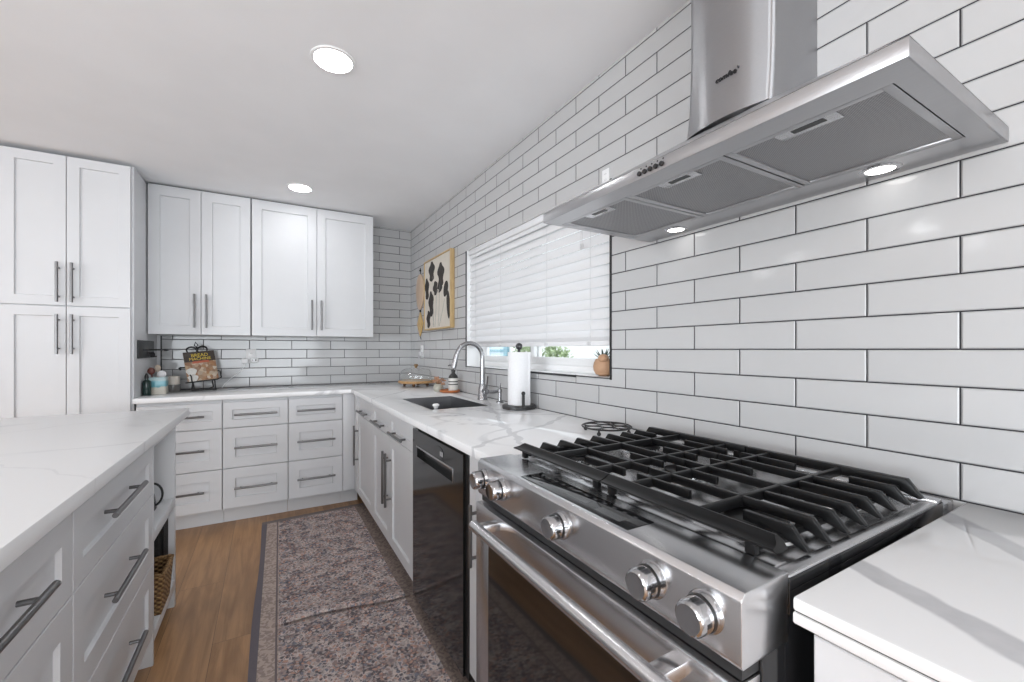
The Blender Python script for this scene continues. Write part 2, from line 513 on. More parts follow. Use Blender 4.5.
# outdoors: paving, neighbour's house with blue window, shrubs
GROUND = mats_simple('pale_concrete_yard', (0.55, 0.55, 0.53), 0.9, 0.8, 3.0)
b = B(); b.box(0.2, 9.0, -3.0, 14.0, -0.2, -0.1); o = b.build('yard', GROUND); struct(o)
STUCCO = mats_simple('white_stucco', (0.82, 0.83, 0.82), 0.9, 0.95, 8.0)
BLUEP = mats_simple('pale_blue_paint', (0.23, 0.42, 0.50), 0.6, 0.85, 5.0)
LEAF = mats_simple('shrub_leaf', (0.40, 0.50, 0.28), 0.6, 0.7, 20.0)
hs = thing('neighbouring_house', 'white stucco house with blue window frame, seen outside under the blind', 'house', (4.6, 9.0, -0.1))
b = B(); b.box(4.5, 4.9, 4.5, 13.5, -0.1, 3.2); b.build('house_wall', STUCCO, hs)
b = B()
for (y0, y1, z0, z1) in ((10.1, 10.3, 0.7, 2.0), (11.25, 11.6, 0.7, 2.0), (10.3, 11.25, 0.7, 1.0), (10.3, 11.25, 1.15, 1.22), (10.3, 11.25, 1.85, 2.0)):
    b.box(4.42, 4.5, y0, y1, z0, z1, 0.01)
wf = b.build('window_frame', BLUEP, hs)
b = B(); b.box(4.47, 4.495, 10.3, 11.25, 1.0, 1.85); b.build('window_pane', mat('sky_pane', (0.55, 0.68, 0.75), 0.1), hs)
def shrub(y, x, z, r, seed, label):
    random.seed(seed)
    t_ = thing('shrub', label, 'shrub', (x, y, -0.1), 'shrubs outside the window')
    b = B(); b.tube([(x, y, -0.1), (x + 0.02, y, z * 0.4), (x, y + 0.03, z)], [0.03, 0.024, 0.012], 8)
    b.build('stem', mat('bark', (0.12, 0.08, 0.05), 0.8), t_)
    vs, fs = [], []
    for k in range(420):
        d = Vector((random.gauss(0, 1), random.gauss(0, 1), random.gauss(0, 1))).normalized() * r * random.uniform(0.35, 1)
        c = Vector((x, y, z)) + d
        a = Vector((random.gauss(0, 1), random.gauss(0, 1), random.gauss(0, 1))).normalized()
        q = a.cross(Vector((random.gauss(0, 1), random.gauss(0, 1), random.gauss(0, 1)))).normalized()
        l, w = 0.05, 0.02
        i = len(vs)
        vs += [c - a * l, c + q * w, c + a * l, c - q * w]
        fs.append((i, i + 1, i + 2, i + 3))
    t = bmesh.new(); vv = [t.verts.new(v) for v in vs]
    for f in fs: t.faces.new([vv[i] for i in f])
    b = B(); b.add(t); b.build('foliage', LEAF, t_)
shrub(4.9, 2.3, 1.08, 0.28, 3, 'leafy green shrub outside beyond the right window pane')
shrub(7.15, 3.2, 1.1, 0.30, 5, 'leafy green shrub outside behind the paper towel roll')

# ------------------------------------------------------------------ ceiling lights
def downlight(x, y, label):
    t_ = thing('ceiling_light', label, 'ceiling light', (x, y, H), 'recessed ceiling lights')
    b = B(); b.lathe([(0.0715, -0.0005), (0.073, -0.006), (0.084, -0.005), (0.087, -0.0005)], (x, y, H), seg=40, caps=False)
    b.build('trim_ring', TRIMW, t_)
    b = B(); b.lathe([(0.0, -0.0045), (0.071, -0.0045), (0.071, -0.001), (0, -0.001)], (x, y, H), seg=40, caps=False)
    b.build('diffuser', LAMP, t_)
    return t_
dl = downlight(-1.00, 1.856, 'round recessed ceiling light nearest the range hood, larger of the two in view')
copy_tree(dl, (-1.028, 3.44, H), 'round recessed ceiling light in front of the upper cabinets, smaller and farther')
for i, (x, y) in enumerate([(-1.0, -0.75), (-2.9, 0.25), (-2.9, 1.85), (-5.1, 3.6), (-4.6, 2.9), (-4.2, 1.55), (-5.5, 1.5), (-1.9, -1.6), (-4.6, -1.6)]):  # aisle, island and behind-camera ones are unseen, added to light the room
    copy_tree(dl, (x, y, H), ['recessed ceiling light in the aisle just behind the camera, out of the picture', 'recessed ceiling light over the near end of the island, out of the picture',
        'recessed ceiling light over the island centre, out of the picture', 'farthest living room ceiling light, out of the picture', 'second farthest living room ceiling light, out of the picture',
        'living room ceiling light level with the window, out of the picture', 'living room ceiling light next to the left wall, out of the picture',
        'ceiling light near the patio opening behind the camera', 'ceiling light in the living room corner behind the camera'][i])

# ------------------------------------------------------------------ cabinets
def Mface(org, u, n):
    """local x -> u, local z -> up, local -y -> n (outward)"""
    u = Vector(u); n = Vector(n)
    m = Matrix(((u.x, -n.x, 0, org[0]), (u.y, -n.y, 0, org[1]), (u.z, -n.z, 1, org[2]), (0, 0, 0, 1)))
    return m
def bar_handle(b, M, cx, cz, L, vertical, r=0.0072, stand=0.032, th=0.019, square=False):
    b.M = M
    y = -th - stand
    h = L / 2
    def P(s, yy): return (cx, yy, cz + s) if vertical else (cx + s, yy, cz)
    b.cyl(P(-h, y), P(h, y), r, seg=14, bev=0.001)
    for s in (-h * 0.72, h * 0.72): b.cyl(P(s, -th + 0.0005), P(s, y), r * 0.75, seg=10)
    b.M = Matrix.Identity(4)
def front(parent, kind, M, w, h, handle=None, fr=0.057, mat_=None):
    """one door or drawer front with its bar handle; handle = (cx, cz, length, vertical)"""
    b = B(); b.M = M; b.shaker(w, h, fr=fr)
    b.M = Matrix.Identity(4)
    d = b.build(kind, mat_ or CAB, parent)
    if handle:
        b = B(); bar_handle(b, M, *handle)
        b.build('handle', NICKEL, d)
    return d

# --- back run: three drawer stacks, front plane y = 3.505
FY = 3.505
DR = [(0.126, 0.402), (0.405, 0.681), (0.684, 0.860)]
def base_body(t_, x0, x1):
    b = B()
    b.box(x0 + 0.0005, x1 - 0.0005, FY + 0.0205, YB - 0.006, 0.115, 0.880)
    b.build('body', CAB, t_)
    b = B(); b.box(x0 + 0.0005, x1 - 0.0005, FY + 0.115, FY + 0.131, 0.0005, 0.1148)
    b.build('toe_kick', CAB, t_)
for x0, x1, lab in ((-1.955, -1.5015, 'white three-drawer base cabinet partly hidden behind the island corner'),
                    (-1.5005, -1.1025, 'white three-drawer base cabinet, middle one of the back wall run'),
                    (-1.1015, -0.7265, 'white three-drawer base cabinet beside the corner filler of the back run')):
    t_ = thing('drawer_cabinet', lab, 'cabinet', ((x0 + x1) / 2, FY + 0.3, 0.0), 'drawer base cabinets along the back wall')
    base_body(t_, x0, x1)
    for z0, z1 in DR:
        w = x1 - x0 - 0.005
        front(t_, 'drawer', Mface((x0 + 0.0025, FY + 0.0195, z0 + 0.0015), (1, 0, 0), (0, -1, 0)), w, z1 - z0 - 0.003, (w / 2, (z1 - z0) / 2, 0.26, False), fr=0.070)
b = B(); b.box(-0.7255, -0.640, FY + 0.004, FY + 0.022, 0.126, 0.880, 0.001)
b.box(-0.6395, -0.616, 3.4115, FY + 0.022, 0.126, 0.880, 0.001)
b.box(-0.7255, -0.6, FY + 0.115, FY + 0.131, 0.0005, 0.125)
tag(b.build('filler_panel', CAB), 'plain white filler strip in the inner corner between the two base runs', 'panel')

# --- right run, front plane x = -0.635
FX = -0.635
def rbody(t_, y0, y1, z1=0.880, top=True):
    b = B()
    if top: b.box(FX + 0.0205, -0.006, y0 + 0.0005, y1 - 0.0005, 0.115, z1)
    else:       # open top for the sink bowl
        b.box(FX + 0.0205, -0.006, y0 + 0.0005, y0 + 0.018, 0.115, z1); b.box(FX + 0.0205, -0.006, y1 - 0.018, y1 - 0.0005, 0.115, z1)
        b.box(FX + 0.0205, -0.006, y0 + 0.018, y1 - 0.018, 0.115, 0.133); b.box(FX + 0.0205, FX + 0.04, y0 + 0.018, y1 - 0.018, 0.133, z1); b.box(-0.024, -0.006, y0 + 0.018, y1 - 0.018, 0.133, z1)
    b.build('body', CAB, t_)
    b = B(); b.box(FX + 0.075, FX + 0.091, y0 + 0.0005, y1 - 0.0005, 0.0005, 0.1148)
    b.build('toe_kick', CAB, t_)
def MR(y, z): return Mface((FX + 0.0195, y, z), (0, -1, 0), (-1, 0, 0))   # local x runs toward the camera
t_ = thing('base_cabinet', 'white base cabinet with one drawer and one door at the inner corner', 'cabinet', (-0.32, 3.14, 0))
rbody(t_, 2.872, 3.41)
front(t_, 'drawer', MR(3.4075, 0.735), 0.533, 0.129, (0.2665, 0.038, 0.26, False), fr=0.04)
front(t_, 'door', MR(3.4075, 0.122), 0.533, 0.609, (0.030, 0.375, 0.30, True))
t_ = thing('sink_cabinet', 'white sink base cabinet with double doors below the steel sink', 'cabinet', (-0.32, 2.42, 0))
rbody(t_, 1.974, 2.871, top=False)
for y1, y0, hx in ((2.8685, 2.4255, 0.443 - 0.032), (2.4225, 1.9765, 0.032)):
    w = y1 - y0
    front(t_, 'false_drawer', MR(y1, 0.735), w, 0.129, (w / 2, 0.038, 0.26, False), fr=0.04)
    front(t_, 'door', MR(y1, 0.122), w, 0.609, (hx, 0.375, 0.30, True))
t_ = thing('pull_out_cabinet', 'narrow white pull-out cabinet between the dishwasher and the range', 'cabinet', (-0.32, 1.19, 0))
rbody(t_, 1.048, 1.338)
front(t_, 'door', MR(1.325, 0.122), 0.262, 0.742, (0.075, 0.50, 0.20, True), fr=0.05)
t_ = thing('base_cabinet', 'white base cabinet under the counter to the right of the range', 'cabinet', (-0.32, -0.15, 0))
rbody(t_, -0.60, 0.276)
front(t_, 'drawer', MR(0.2735, 0.690), 0.871, 0.174, (0.43, 0.087, 0.26, False))
front(t_, 'door', MR(0.2735, 0.122), 0.434, 0.564, (0.39, 0.45, 0.26, True))
front(t_, 'door', MR(-0.1635, 0.122), 0.434, 0.564, (0.035, 0.45, 0.26, True))

# --- upper cabinets, front plane y = 3.83
UY = 3.83
for x0, x1, s, lab in ((-1.960, -1.346, -1.655, 'white two-door upper cabinet next to the tall pantry cabinet'),
                       (-1.340, -0.428, -0.882, 'white two-door upper cabinet at the tiled end, nearer the painting')):
    t_ = thing('upper_cabinet', lab, 'cabinet', ((x0 + x1) / 2, 3.99, 1.33), 'upper cabinets on the back wall')
    b = B(); b.box(x0, x1, UY + 0.0205, YB - 0.003, 1.335, 2.392); b.build('body', CAB, t_)
    for a, c, hx in ((x0 + 0.002, s - 0.0015, None), (s + 0.0015, x1 - 0.002, 0.032)):
        w = c - a
        front(t_, 'door', Mface((a, UY + 0.0195, 1.332), (1, 0, 0), (0, -1, 0)), w, 1.048, (hx or w - 0.036, 0.172, 0.245, True), fr=0.065)
b = B(); b.box(-1.962, -0.43, UY + 0.03, UY + 0.045, 2.3925, 2.3995)
struct(b.build('trim_3', mat('dark_gap', (0.06, 0.06, 0.06), 0.8)))  # dark strip put in as the shade of the gap under the ceiling

# --- tall pantry
PY = 3.50
t_ = thing('pantry_cabinet', 'tall white pantry cabinet with four doors left of the counter', 'cabinet', (-2.25, 3.8, 0))
b = B(); b.box(-2.540, -1.965, PY + 0.0205, YB - 0.003, 0.115, 2.378); b.box(-2.54, -1.965, PY + 0.075, PY + 0.09, 0.0, 0.115)
b.build('body', CAB, t_)
for x0, x1, hx in ((-2.5375, -2.2695, -0.030), (-2.2665, -1.9785, 0.030)):
    w = x1 - x0
    for z0, z1, hz in ((1.485, 2.372, 0.135), (0.122, 1.479, 1.357 - 0.165)):
        front(t_, 'door', Mface((x0, PY + 0.0195, z0), (1, 0, 0), (0, -1, 0)), w, z1 - z0, (hx if hx > 0 else w + hx, hz, 0.235, True), fr=0.055)
t_ = thing('pantry_cabinet', 'second tall white pantry cabinet beyond the left edge of the picture', 'cabinet', (-2.85, 3.8, 0))
b = B(); b.box(-3.14, -2.5425, PY + 0.0205, YB - 0.003, 0.115, 2.378); b.box(-3.14, -2.5425, PY + 0.075, PY + 0.09, 0.0, 0.115)
b.build('body', CAB, t_)
for x0, x1, hx in ((-3.137, -2.843, -0.030), (-2.840, -2.545, 0.030)):
    w = x1 - x0
    for z0, z1, hz in ((1.485, 2.372, 0.135), (0.122, 1.479, 1.192)):
        front(t_, 'door', Mface((x0, PY + 0.0195, z0), (1, 0, 0), (0, -1, 0)), w, z1 - z0, (hx if hx > 0 else w + hx, hz, 0.235, True), fr=0.055)

# --- worktops
def slab(name, cells, z0, z1, m, label, cat='countertop', bev=0.003, seam=False):
    """cells: list of (x0, x1, y0, y1) that tile the top without overlap"""
    xs = sorted({c[0] for c in cells} | {c[1] for c in cells}); ys = sorted({c[2] for c in cells} | {c[3] for c in cells})
    t = bmesh.new(); V = {}
    def v(x, y):
        if (x, y) not in V: V[x, y] = t.verts.new((x, y, z0))
        return V[x, y]
    fs = []
    for i in range(len(xs) - 1):
        for j in range(len(ys) - 1):
            cx, cy = (xs[i] + xs[i + 1]) / 2, (ys[j] + ys[j + 1]) / 2
            if any(c[0] < cx < c[1] and c[2] < cy < c[3] for c in cells):
                fs.append(t.faces.new((v(xs[i], ys[j]), v(xs[i + 1], ys[j]), v(xs[i + 1], ys[j + 1]), v(xs[i], ys[j + 1]))))
    r = bmesh.ops.extrude_face_region(t, geom=fs)
    for w in [g for g in r['geom'] if isinstance(g, bmesh.types.BMVert)]: w.co.z = z1
    bmesh.ops.recalc_face_normals(t, faces=list(t.faces))
    bmesh.ops.dissolve_limit(t, angle_limit=0.01, verts=list(t.verts), edges=list(t.edges))
    ed = [e for e in t.edges if len(e.link_faces) == 2 and e.calc_face_angle(0) > 1.0]
    bmesh.ops.bevel(t, geom=ed, offset=bev, segments=2, profile=0.5, affect='EDGES')
    b = B(); b.add(t)
    return b
CT = 0.914; CB = 0.8825
Q_L = quartz('quartz_long_counter', [(-0.30, 1.75, 1.2, 0.012, 0.55), (-0.45, 1.35, 0.5, 0.010, 0.5), (-0.5, 2.95, 0.9, 0.009, 0.45), (-1.3, 3.75, 0.35, 0.010, 0.4)], 0.75, seed=3.1, wscale=1.6)
Q_R = quartz('quartz_range_counter', [(-0.525 + 0.33, 0.205 + 0.15, -1.98, 0.026, 0.75), (-0.175 + 0.33, 0.225 + 0.15, -2.35, 0.020, 0.70)], 0.0, seed=1.0, wamp=0.06)
Q_I = quartz('quartz_island', [(-2.0, 2.35, 0.75, 0.006, 0.22), (-1.85, 1.7, 2.2, 0.004, 0.15)], 0.30, seed=7.7, wscale=1.1, rough=0.34)
SX0, SX1, SY0, SY1 = -0.500, -0.170, 2.095, 2.660      # sink opening
b = slab('countertop', [(-1.963, 0.0, 3.47, YB - 0.001), (-0.670, SX0, 1.046, 3.47), (SX1, -0.001, 1.046, 3.47), (SX0, SX1, 1.046, SY0), (SX0, SX1, SY1, 3.47)], CB, CT, Q_L, '')
tag(b.build('countertop', Q_L), 'long L-shaped white quartz countertop with grey veins and the sink cut-out', 'countertop')
t_ = thing('countertop', 'white quartz countertop with bold grey diagonal veins right of the range', 'countertop', (-0.33, -0.15, 0.872))
b = B(); b.box(-0.660, -0.001, -0.62, 0.286, 0.8965, CT, 0.004); b.build('upper_slab', Q_R, t_)
b = B(); b.box(-0.660, -0.001, -0.62, 0.286, 0.8805, 0.8955, 0.003); b.build('lower_slab', Q_R, t_)
b = B(); b.box(-0.657, -0.004, -0.617, 0.283, 0.8955, 0.8965); b.build('glue_line', mat('seam_dark', (0.03, 0.03, 0.03), 0.8), t_)
b = slab('countertop', [(-2.75, -1.590, 0.25, 2.80)], 0.876, CT, Q_I, '')
tag(b.build('countertop', Q_I), 'wide white quartz island countertop with faint veins in the left foreground', 'countertop')

# --- island, front plane x = -1.615 facing the aisle
IX = -1.615
def MI(y, z): return Mface((IX - 0.0195, y, z), (0, 1, 0), (1, 0, 0))
ID = [(0.122, 0.397), (0.400, 0.664), (0.667, 0.853)]
def ibody(t_, y0, y1):
    b = B(); b.box(-2.25, IX - 0.0205, y0 + 0.0005, y1 - 0.0005, 0.115, 0.8755); b.build('body', CAB, t_)
    b = B(); b.box(IX - 0.09, IX - 0.075, y0 + 0.0005, y1 - 0.0005, 0.0005, 0.1148); b.build('toe_kick', CAB, t_)
t_ = thing('island_drawer_cabinet', 'white three-drawer island cabinet beside the open shelf niche', 'cabinet', (-1.93, 1.72, 0))
ibody(t_, 1.338, 2.112)
for z0, z1 in ID:
    front(t_, 'drawer', MI(1.341, z0), 0.768, z1 - z0, (0.384 - 0.05, (z1 - z0) / 2 + 0.02, 0.33, False), fr=0.065)
t_ = thing('island_cabinet', 'white island cabinet with one drawer over a door at the lower left', 'cabinet', (-1.93, 0.95, 0))
ibody(t_, 0.60, 1.3375)
front(t_, 'drawer', MI(0.603, 0.667), 0.731, 0.186, (0.335, 0.105, 0.42, False), fr=0.065)
front(t_, 'door', MI(0.603, 0.122), 0.731, 0.541, None, fr=0.065)
t_ = thing('island_cabinet', 'white island cabinet at the near end, below the left edge of the picture', 'cabinet', (-1.93, 0.43, 0))
ibody(t_, 0.30, 0.5995)
front(t_, 'door', MI(0.302, 0.122), 0.295, 0.731, None)
t_ = thing('open_shelf_unit', 'open white shelf niche at the far end of the island', 'shelf unit', (-1.85, 2.34, 0))
b = B()
b.box(-2.25, IX, 2.1125, 2.128, 0.0, 0.8755, 0.001); b.box(-2.25, IX, 2.545, 2.575, 0.0, 0.8755, 0.001)
b.box(-2.25, -2.232, 2.128, 2.545, 0.0, 0.8755); b.box(-2.232, IX, 2.128, 2.545, 0.845, 0.8755)
b.build('carcass', CAB, t_)
b = B(); b.box(-2.232, IX, 2.128, 2.545, 0.475, 0.518, 0.001); b.build('shelf', CAB, t_)
b = B(); b.box(-2.232, IX, 2.128, 2.545, 0.085, 0.130, 0.001); b.build('bottom_shelf', CAB, t_)
b = B(); b.box(-2.27, -2.2515, 0.30, 2.575, 0.0, 0.8755)
tag(b.build('back_panel', CAB), 'white back panel of the island on its far side', 'panel')
# ------------------------------------------------------------------ range
RY0, RY1 = 0.303, 1.040
t_ = RNG = thing('gas_range', 'stainless steel slide-in gas range with black grates and five front knobs', 'range', (-0.38, 0.672, 0))
b = B()
b.box(-0.690, -0.040, RY0 + 0.002, RY1 - 0.002, 0.03, 0.890, 0.002)
b.box(-0.555, -0.060, RY0 + 0.02, RY1 - 0.02, 0.0, 0.03)
b.build('body', GLOSSB, t_)
b = B()
b.prism([(-0.735, 0.836), (-0.738, 0.842), (-0.738, 0.920), (-0.731, 0.929), (-0.634, 0.929), (-0.634, 0.838)], lambda u, v, w: (u, w, v), RY0, RY1, 0.0015)
cp = b.build('control_panel', STEEL, t_)
b = B(); b.box(-0.722, -0.660, 0.505, 0.842, 0.9285, 0.9302, 0.0008); dg = b.build('display_glass', GLOSSB, cp)
b = B()
for yy in [0.53 + 0.026 * i for i in range(12)]:
    b.box(-0.677, -0.671, yy, yy + 0.008, 0.9300, 0.9306)
b.box(-0.712, -0.690, 0.535, 0.60, 0.9300, 0.9305); b.box(-0.706, -0.688, 0.63, 0.70, 0.9300, 0.9305)
b.build('touch_markings', mat('display_marks', (0.05, 0.05, 0.053), 0.25), dg)
for yk in (1.000, 0.904, 0.664, 0.440, 0.352):
    z = 0.884; x = -0.738
    b = B()
    b.lathe([(0.0, 0.0), (0.0265, 0.0), (0.0265, 0.004), (0.0245, 0.008), (0.024, 0.010), (0, 0.010)], (x + 0.001, yk, z), (-1, 0, 0), 32)
    b.lathe([(0.0225, 0.012), (0.0225, 0.030), (0.0205, 0.0345), (0.018, 0.036), (0.0, 0.0352)], (x + 0.001, yk, z), (-1, 0, 0), 32)
    kn = b.build('knob', CHROME, t_)
    b = B(); b.lathe([(0.0, 0.0095), (0.0232, 0.0095), (0.0232, 0.0135), (0, 0.0135)], (x + 0.001, yk, z), (-1, 0, 0), 28)
    b.box(x - 0.028, x - 0.016, yk - 0.003, yk + 0.003, z + 0.0220, z + 0.0230, 0.0004)
    b.box(x - 0.027, x - 0.018, yk - 0.0230, yk - 0.0220, z - 0.003, z + 0.003, 0.0004)
    b.build('gasket_ring', BLACK, kn)
# oven door, frame of steel round black glass
b = B()
DX0, DX1 = -0.745, -0.692
b.box(DX0, DX1, RY0 + 0.003, RY1 - 0.003, 0.735, 0.816, 0.003)
b.box(DX0, DX1, RY0 + 0.003, RY1 - 0.003, 0.245, 0.330, 0.003)
b.box(DX0, DX1, RY0 + 0.003, RY0 + 0.075, 0.330, 0.735, 0.002)
b.box(DX0, DX1, RY1 - 0.075, RY1 - 0.003, 0.330, 0.735, 0.002)
od = b.build('oven_door', STEEL, t_)
b = B(); b.box(DX0 + 0.0005, DX1, RY0 + 0.075, RY1 - 0.075, 0.330, 0.735); b.build('door_glass', OVENG, od)
b = B()
hx, hz = -0.796, 0.795
b.cyl((hx, RY0 + 0.045, hz), (hx, RY1 - 0.095, hz), 0.0125, seg=24, bev=0.002)
for yy in (RY0 + 0.085, RY1 - 0.125):
    b.prism([(-0.013, -0.010), (0.013, -0.010), (0.013, 0.010), (-0.013, 0.010)], lambda u, v, w, yy=yy: (w, yy + u, hz + v), hx + 0.002, DX0 + 0.0005, 0.002)
b.build('handle', STEEL, od)
b = B(); b.box(-0.728, -0.692, RY0 + 0.006, RY1 - 0.006, 0.818, 0.836); b.build('vent_gap', BLACK, t_)
b = B(); b.box(DX0, DX1, RY0 + 0.003, RY1 - 0.003, 0.075, 0.238, 0.003); b.build('warming_drawer', STEEL, t_)
# cooktop tray with raised side rims
b = B()
b.box(-0.6335, -0.070, RY0 + 0.004, RY1 - 0.004, 0.891, 0.917, 0.001)
b.box(-0.6335, -0.070, RY0, RY0 + 0.020, 0.9165, 0.925, 0.003); b.box(-0.6335, -0.070, RY1 - 0.020, RY1, 0.9165, 0.925, 0.003)
b.box(-0.100, -0.070, RY0, RY1, 0.9165, 0.928, 0.003)
b.box(-0.6335, -0.600, RY0 + 0.02, RY1 - 0.02, 0.9165, 0.9275, 0.002)
ck = b.build('cooktop', STEELD, t_)
b = B(); b.box(-0.6335, -0.070, RY0 - 0.0012, RY0 + 0.004, 0.872, 0.9215, 0.001); b.build('side_trim', GLOSSB, t_)
b = B(); b.box(-0.066, -0.006, RY0, RY1, 0.86, 0.9145, 0.003); b.build('rear_filler', STEEL, t_)
# burners
for x, y, r in ((-0.505, 0.425, 0.052), (-0.250, 0.425, 0.042), (-0.505, 0.915, 0.042), (-0.250, 0.915, 0.050), (-0.375, 0.6705, 0.044)):
    b = B()
    b.lathe([(0.0, 0.9165), (r * 1.35, 0.9165), (r * 1.3, 0.921), (r * 1.05, 0.924), (r * 1.02, 0.931), (0, 0.931)], (x, y, 0), seg=36)
    bu = b.build('burner', STEELD, t_)
    b = B()
    b.lathe([(0.0, 0.931), (r * 0.98, 0.931), (r * 1.0, 0.934), (r * 0.95, 0.9395), (r * 0.8, 0.941), (0, 0.941)], (x, y, 0), seg=36)
    for k in range(24):
        a = 2 * PI * k / 24
        b.box(x + r * 1.0 * math.cos(a) - 0.0018, x + r * 1.0 * math.cos(a) + 0.0018, y + r * math.sin(a) - 0.0018, y + r * math.sin(a) + 0.0018, 0.9245, 0.9325)
    b.build('burner_cap', IRON, bu)
# two cast iron grates
def grate(y0, y1, outer):
    """outer: +1 when the outer (finger) end is y1, -1 when it is y0"""
    b = B()
    zt, zb = 0.960, 0.946
    XF, XB = -0.610, -0.118
    # front bull-nose rail: flared cross-section in x-z
    sec = [(-0.6370, 0.9505), (-0.6355, 0.9480), (-0.624, 0.9470), (-0.606, 0.948), (-0.602, 0.956), (-0.604, 0.9615), (-0.609, 0.9625), (-0.614, 0.9600), (-0.620, 0.9555), (-0.628, 0.9530), (-0.6355, 0.9520)]
    # the outer end of the rail is cut at a slope
    n = len(sec); t = bmesh.new()
    lo = []; hi = []
    for u, v in sec:
        cut = max(0.0, (v - 0.947)) * 1.1
        a, c = y0, y1
        if outer > 0: c = y1 - cut
        else: a = y0 + cut
        lo.append(t.verts.new((u, a, v))); hi.append(t.verts.new((u, c, v)))
    t.faces.new(lo); t.faces.new(hi)
    for k in range(n): t.faces.new((lo[k], lo[(k + 1) % n], hi[(k + 1) % n], hi[k]))
    bmesh.ops.recalc_face_normals(t, faces=list(t.faces)); b.add(t)
    def bar(xc, ya, yb, w=0.0095, cuta=False, cutb=False, top=zt, dep=0.017):
        d = 0.024
        za = top - dep
        pts = [(ya + (d if cuta else 0), top), (yb - (d if cutb else 0), top)]
        pts += [(yb, za - 0.013), (yb - 0.007, za - 0.0145), (yb - 0.050, za)] if cutb else [(yb, za)]
        pts += [(ya + 0.050, za), (ya + 0.007, za - 0.0145), (ya, za - 0.013)] if cuta else [(ya, za)]
        b.prism(pts, lambda u, v, ww: (ww, u, v), xc - w / 2, xc + w / 2, 0.0015)
    co, ci = (outer > 0), (outer < 0)
    # rear rail
    bar(XB, y0, y1, 0.016, ci, co, 0.9645, 0.020)
    L = y1 - y0
    def at(f):      # f: 0 at the inner seam, 1 at the outer end
        return y0 + L * f if outer > 0 else y1 - L * f
    # cross bars front to back
    for f in (0.16, 0.60):
        y = at(f)
        b.prism([(-0.0055, zt - 0.017), (0.0055, zt - 0.017), (0.0045, zt), (-0.0045, zt)], lambda u, v, w, y=y: (w, y + u, v), -0.607, XB + 0.004, 0.001)
    # lower rail at the outer end that ties the fingers
    y = at(0.88)
    b.prism([(-0.006, 0.932), (0.006, 0.932), (0.006, 0.943), (-0.006, 0.943)], lambda u, v, w, y=y: (w, y + u, v), -0.612, XB + 0.004, 0.001)
    xs = [-0.610 + (0.610 + XB) * k / 8 for k in range(1, 8)]
    for i, xc in enumerate(xs):
        if i in (1, 3, 5):      # run the whole length
            a, c = at(0.0), at(1.0)
        else:                   # reach from the outer end to just inside the burner ring
            a, c = at({0: 0.72, 2: 0.62, 4: 0.62, 6: 0.72}[i]), at(1.0)
        lo_, hi_ = min(a, c), max(a, c)
        bar(xc, lo_, hi_, cuta=ci, cutb=co)
        if i in (0, 2, 4, 6):   # short finger on the inner side, tied to the inner cross bar
            a, c = at(0.05), at({0: 0.42, 2: 0.34, 4: 0.34, 6: 0.42}[i])
            bar(xc + 0.004, min(a, c), max(a, c), w=0.009)
    for x_ in (-0.622, -0.125):
        for f in (0.06, 0.88):
            yy = at(f)
            b.box(x_ - 0.006, x_ + 0.006, yy - 0.008, yy + 0.008, 0.9285, 0.9490, 0.0015)
    return b.build('grate', IRON, RNG)
grate(RY0 + 0.014, 0.6690, -1)
grate(0.6720, RY1 - 0.014, +1)

# ------------------------------------------------------------------ hood
HY0, HY1, HXF, HZ = 0.229, 1.109, -0.478, 1.621
t_ = HOOD = thing('range_hood', 'stainless steel wall-mounted range hood with tall chimney above the range', 'range hood', (-0.24, 0.669, HZ))
b = B()
# rim: four walls and the underside frame
b.box(HXF, HXF + 0.003, HY0, HY1, HZ, HZ + 0.028, 0.001)
b.box(HXF + 0.003, -0.001, HY0, HY0 + 0.003, HZ, HZ + 0.028, 0.001); b.box(HXF + 0.003, -0.001, HY1 - 0.003, HY1, HZ, HZ + 0.028, 0.001)
FX0, FX1 = -0.420, -0.098
b.box(HXF + 0.003, FX0, HY0 + 0.003, HY1 - 0.003, HZ + 0.0005, HZ + 0.003); b.box(FX1, -0.001, HY0 + 0.003, HY1 - 0.003, HZ + 0.0005, HZ + 0.003)
b.box(FX0, FX1, HY0 + 0.003, 0.264, HZ + 0.0005, HZ + 0.003); b.box(FX0, FX1, 1.090, HY1 - 0.003, HZ + 0.0005, HZ + 0.003)
b.build('rim', STEELH, t_)
# sloped top plate up to the chimney foot
CY0, CY1, CX = 0.556, 0.788, -0.200
z0, z1 = HZ + 0.0282, 1.812
b = B()
b.poly([(HXF, HY0, z0), (HXF, HY1, z0), (-0.001, HY1, z0), (-0.001, HY0, z0), (CX - 0.010, CY0, z1), (CX - 0.010, CY1, z1), (-0.001, CY1, z1), (-0.001, CY0, z1)],
       [(0, 1, 5, 4), (1, 2, 6, 5), (2, 3, 7, 6), (3, 0, 4, 7), (4, 5, 6, 7), (0, 3, 2, 1)])
b.build('canopy', STEELH, t_)
# chimney with a flared foot
b = B()
prof = [(1.8125, 0.016), (1.83, 0.013), (1.88, 0.007), (1.95, 0.0025), (2.05, 0.0), (2.3985, 0.0)]
t = bmesh.new(); rg = []
for z, fl in prof:
    r = 0.014; pts = []
    x0, ya, yb = CX - fl * 0.9, CY0, CY1 + fl * 0.15
    pts.append((-0.001, ya, z))
    for k in range(5):
        a = -PI / 2 - PI / 2 * k / 4
        pts.append((x0 + r + r * math.cos(a), ya + r + r * math.sin(a), z))
    for k in range(1, 8): # gently bowed front
        f = k / 8; yy = (ya + r) + (yb - ya - 2 * r) * f
        pts.append((x0 - 0.017 * math.sin(PI * f), yy, z))
    for k in range(5):
        a = PI - PI / 2 * k / 4
        pts.append((x0 + r + r * math.cos(a), yb - r + r * math.sin(a), z))
    pts.append((-0.001, yb, z))
    rg.append([t.verts.new(p) for p in pts])
n = len(rg[0])
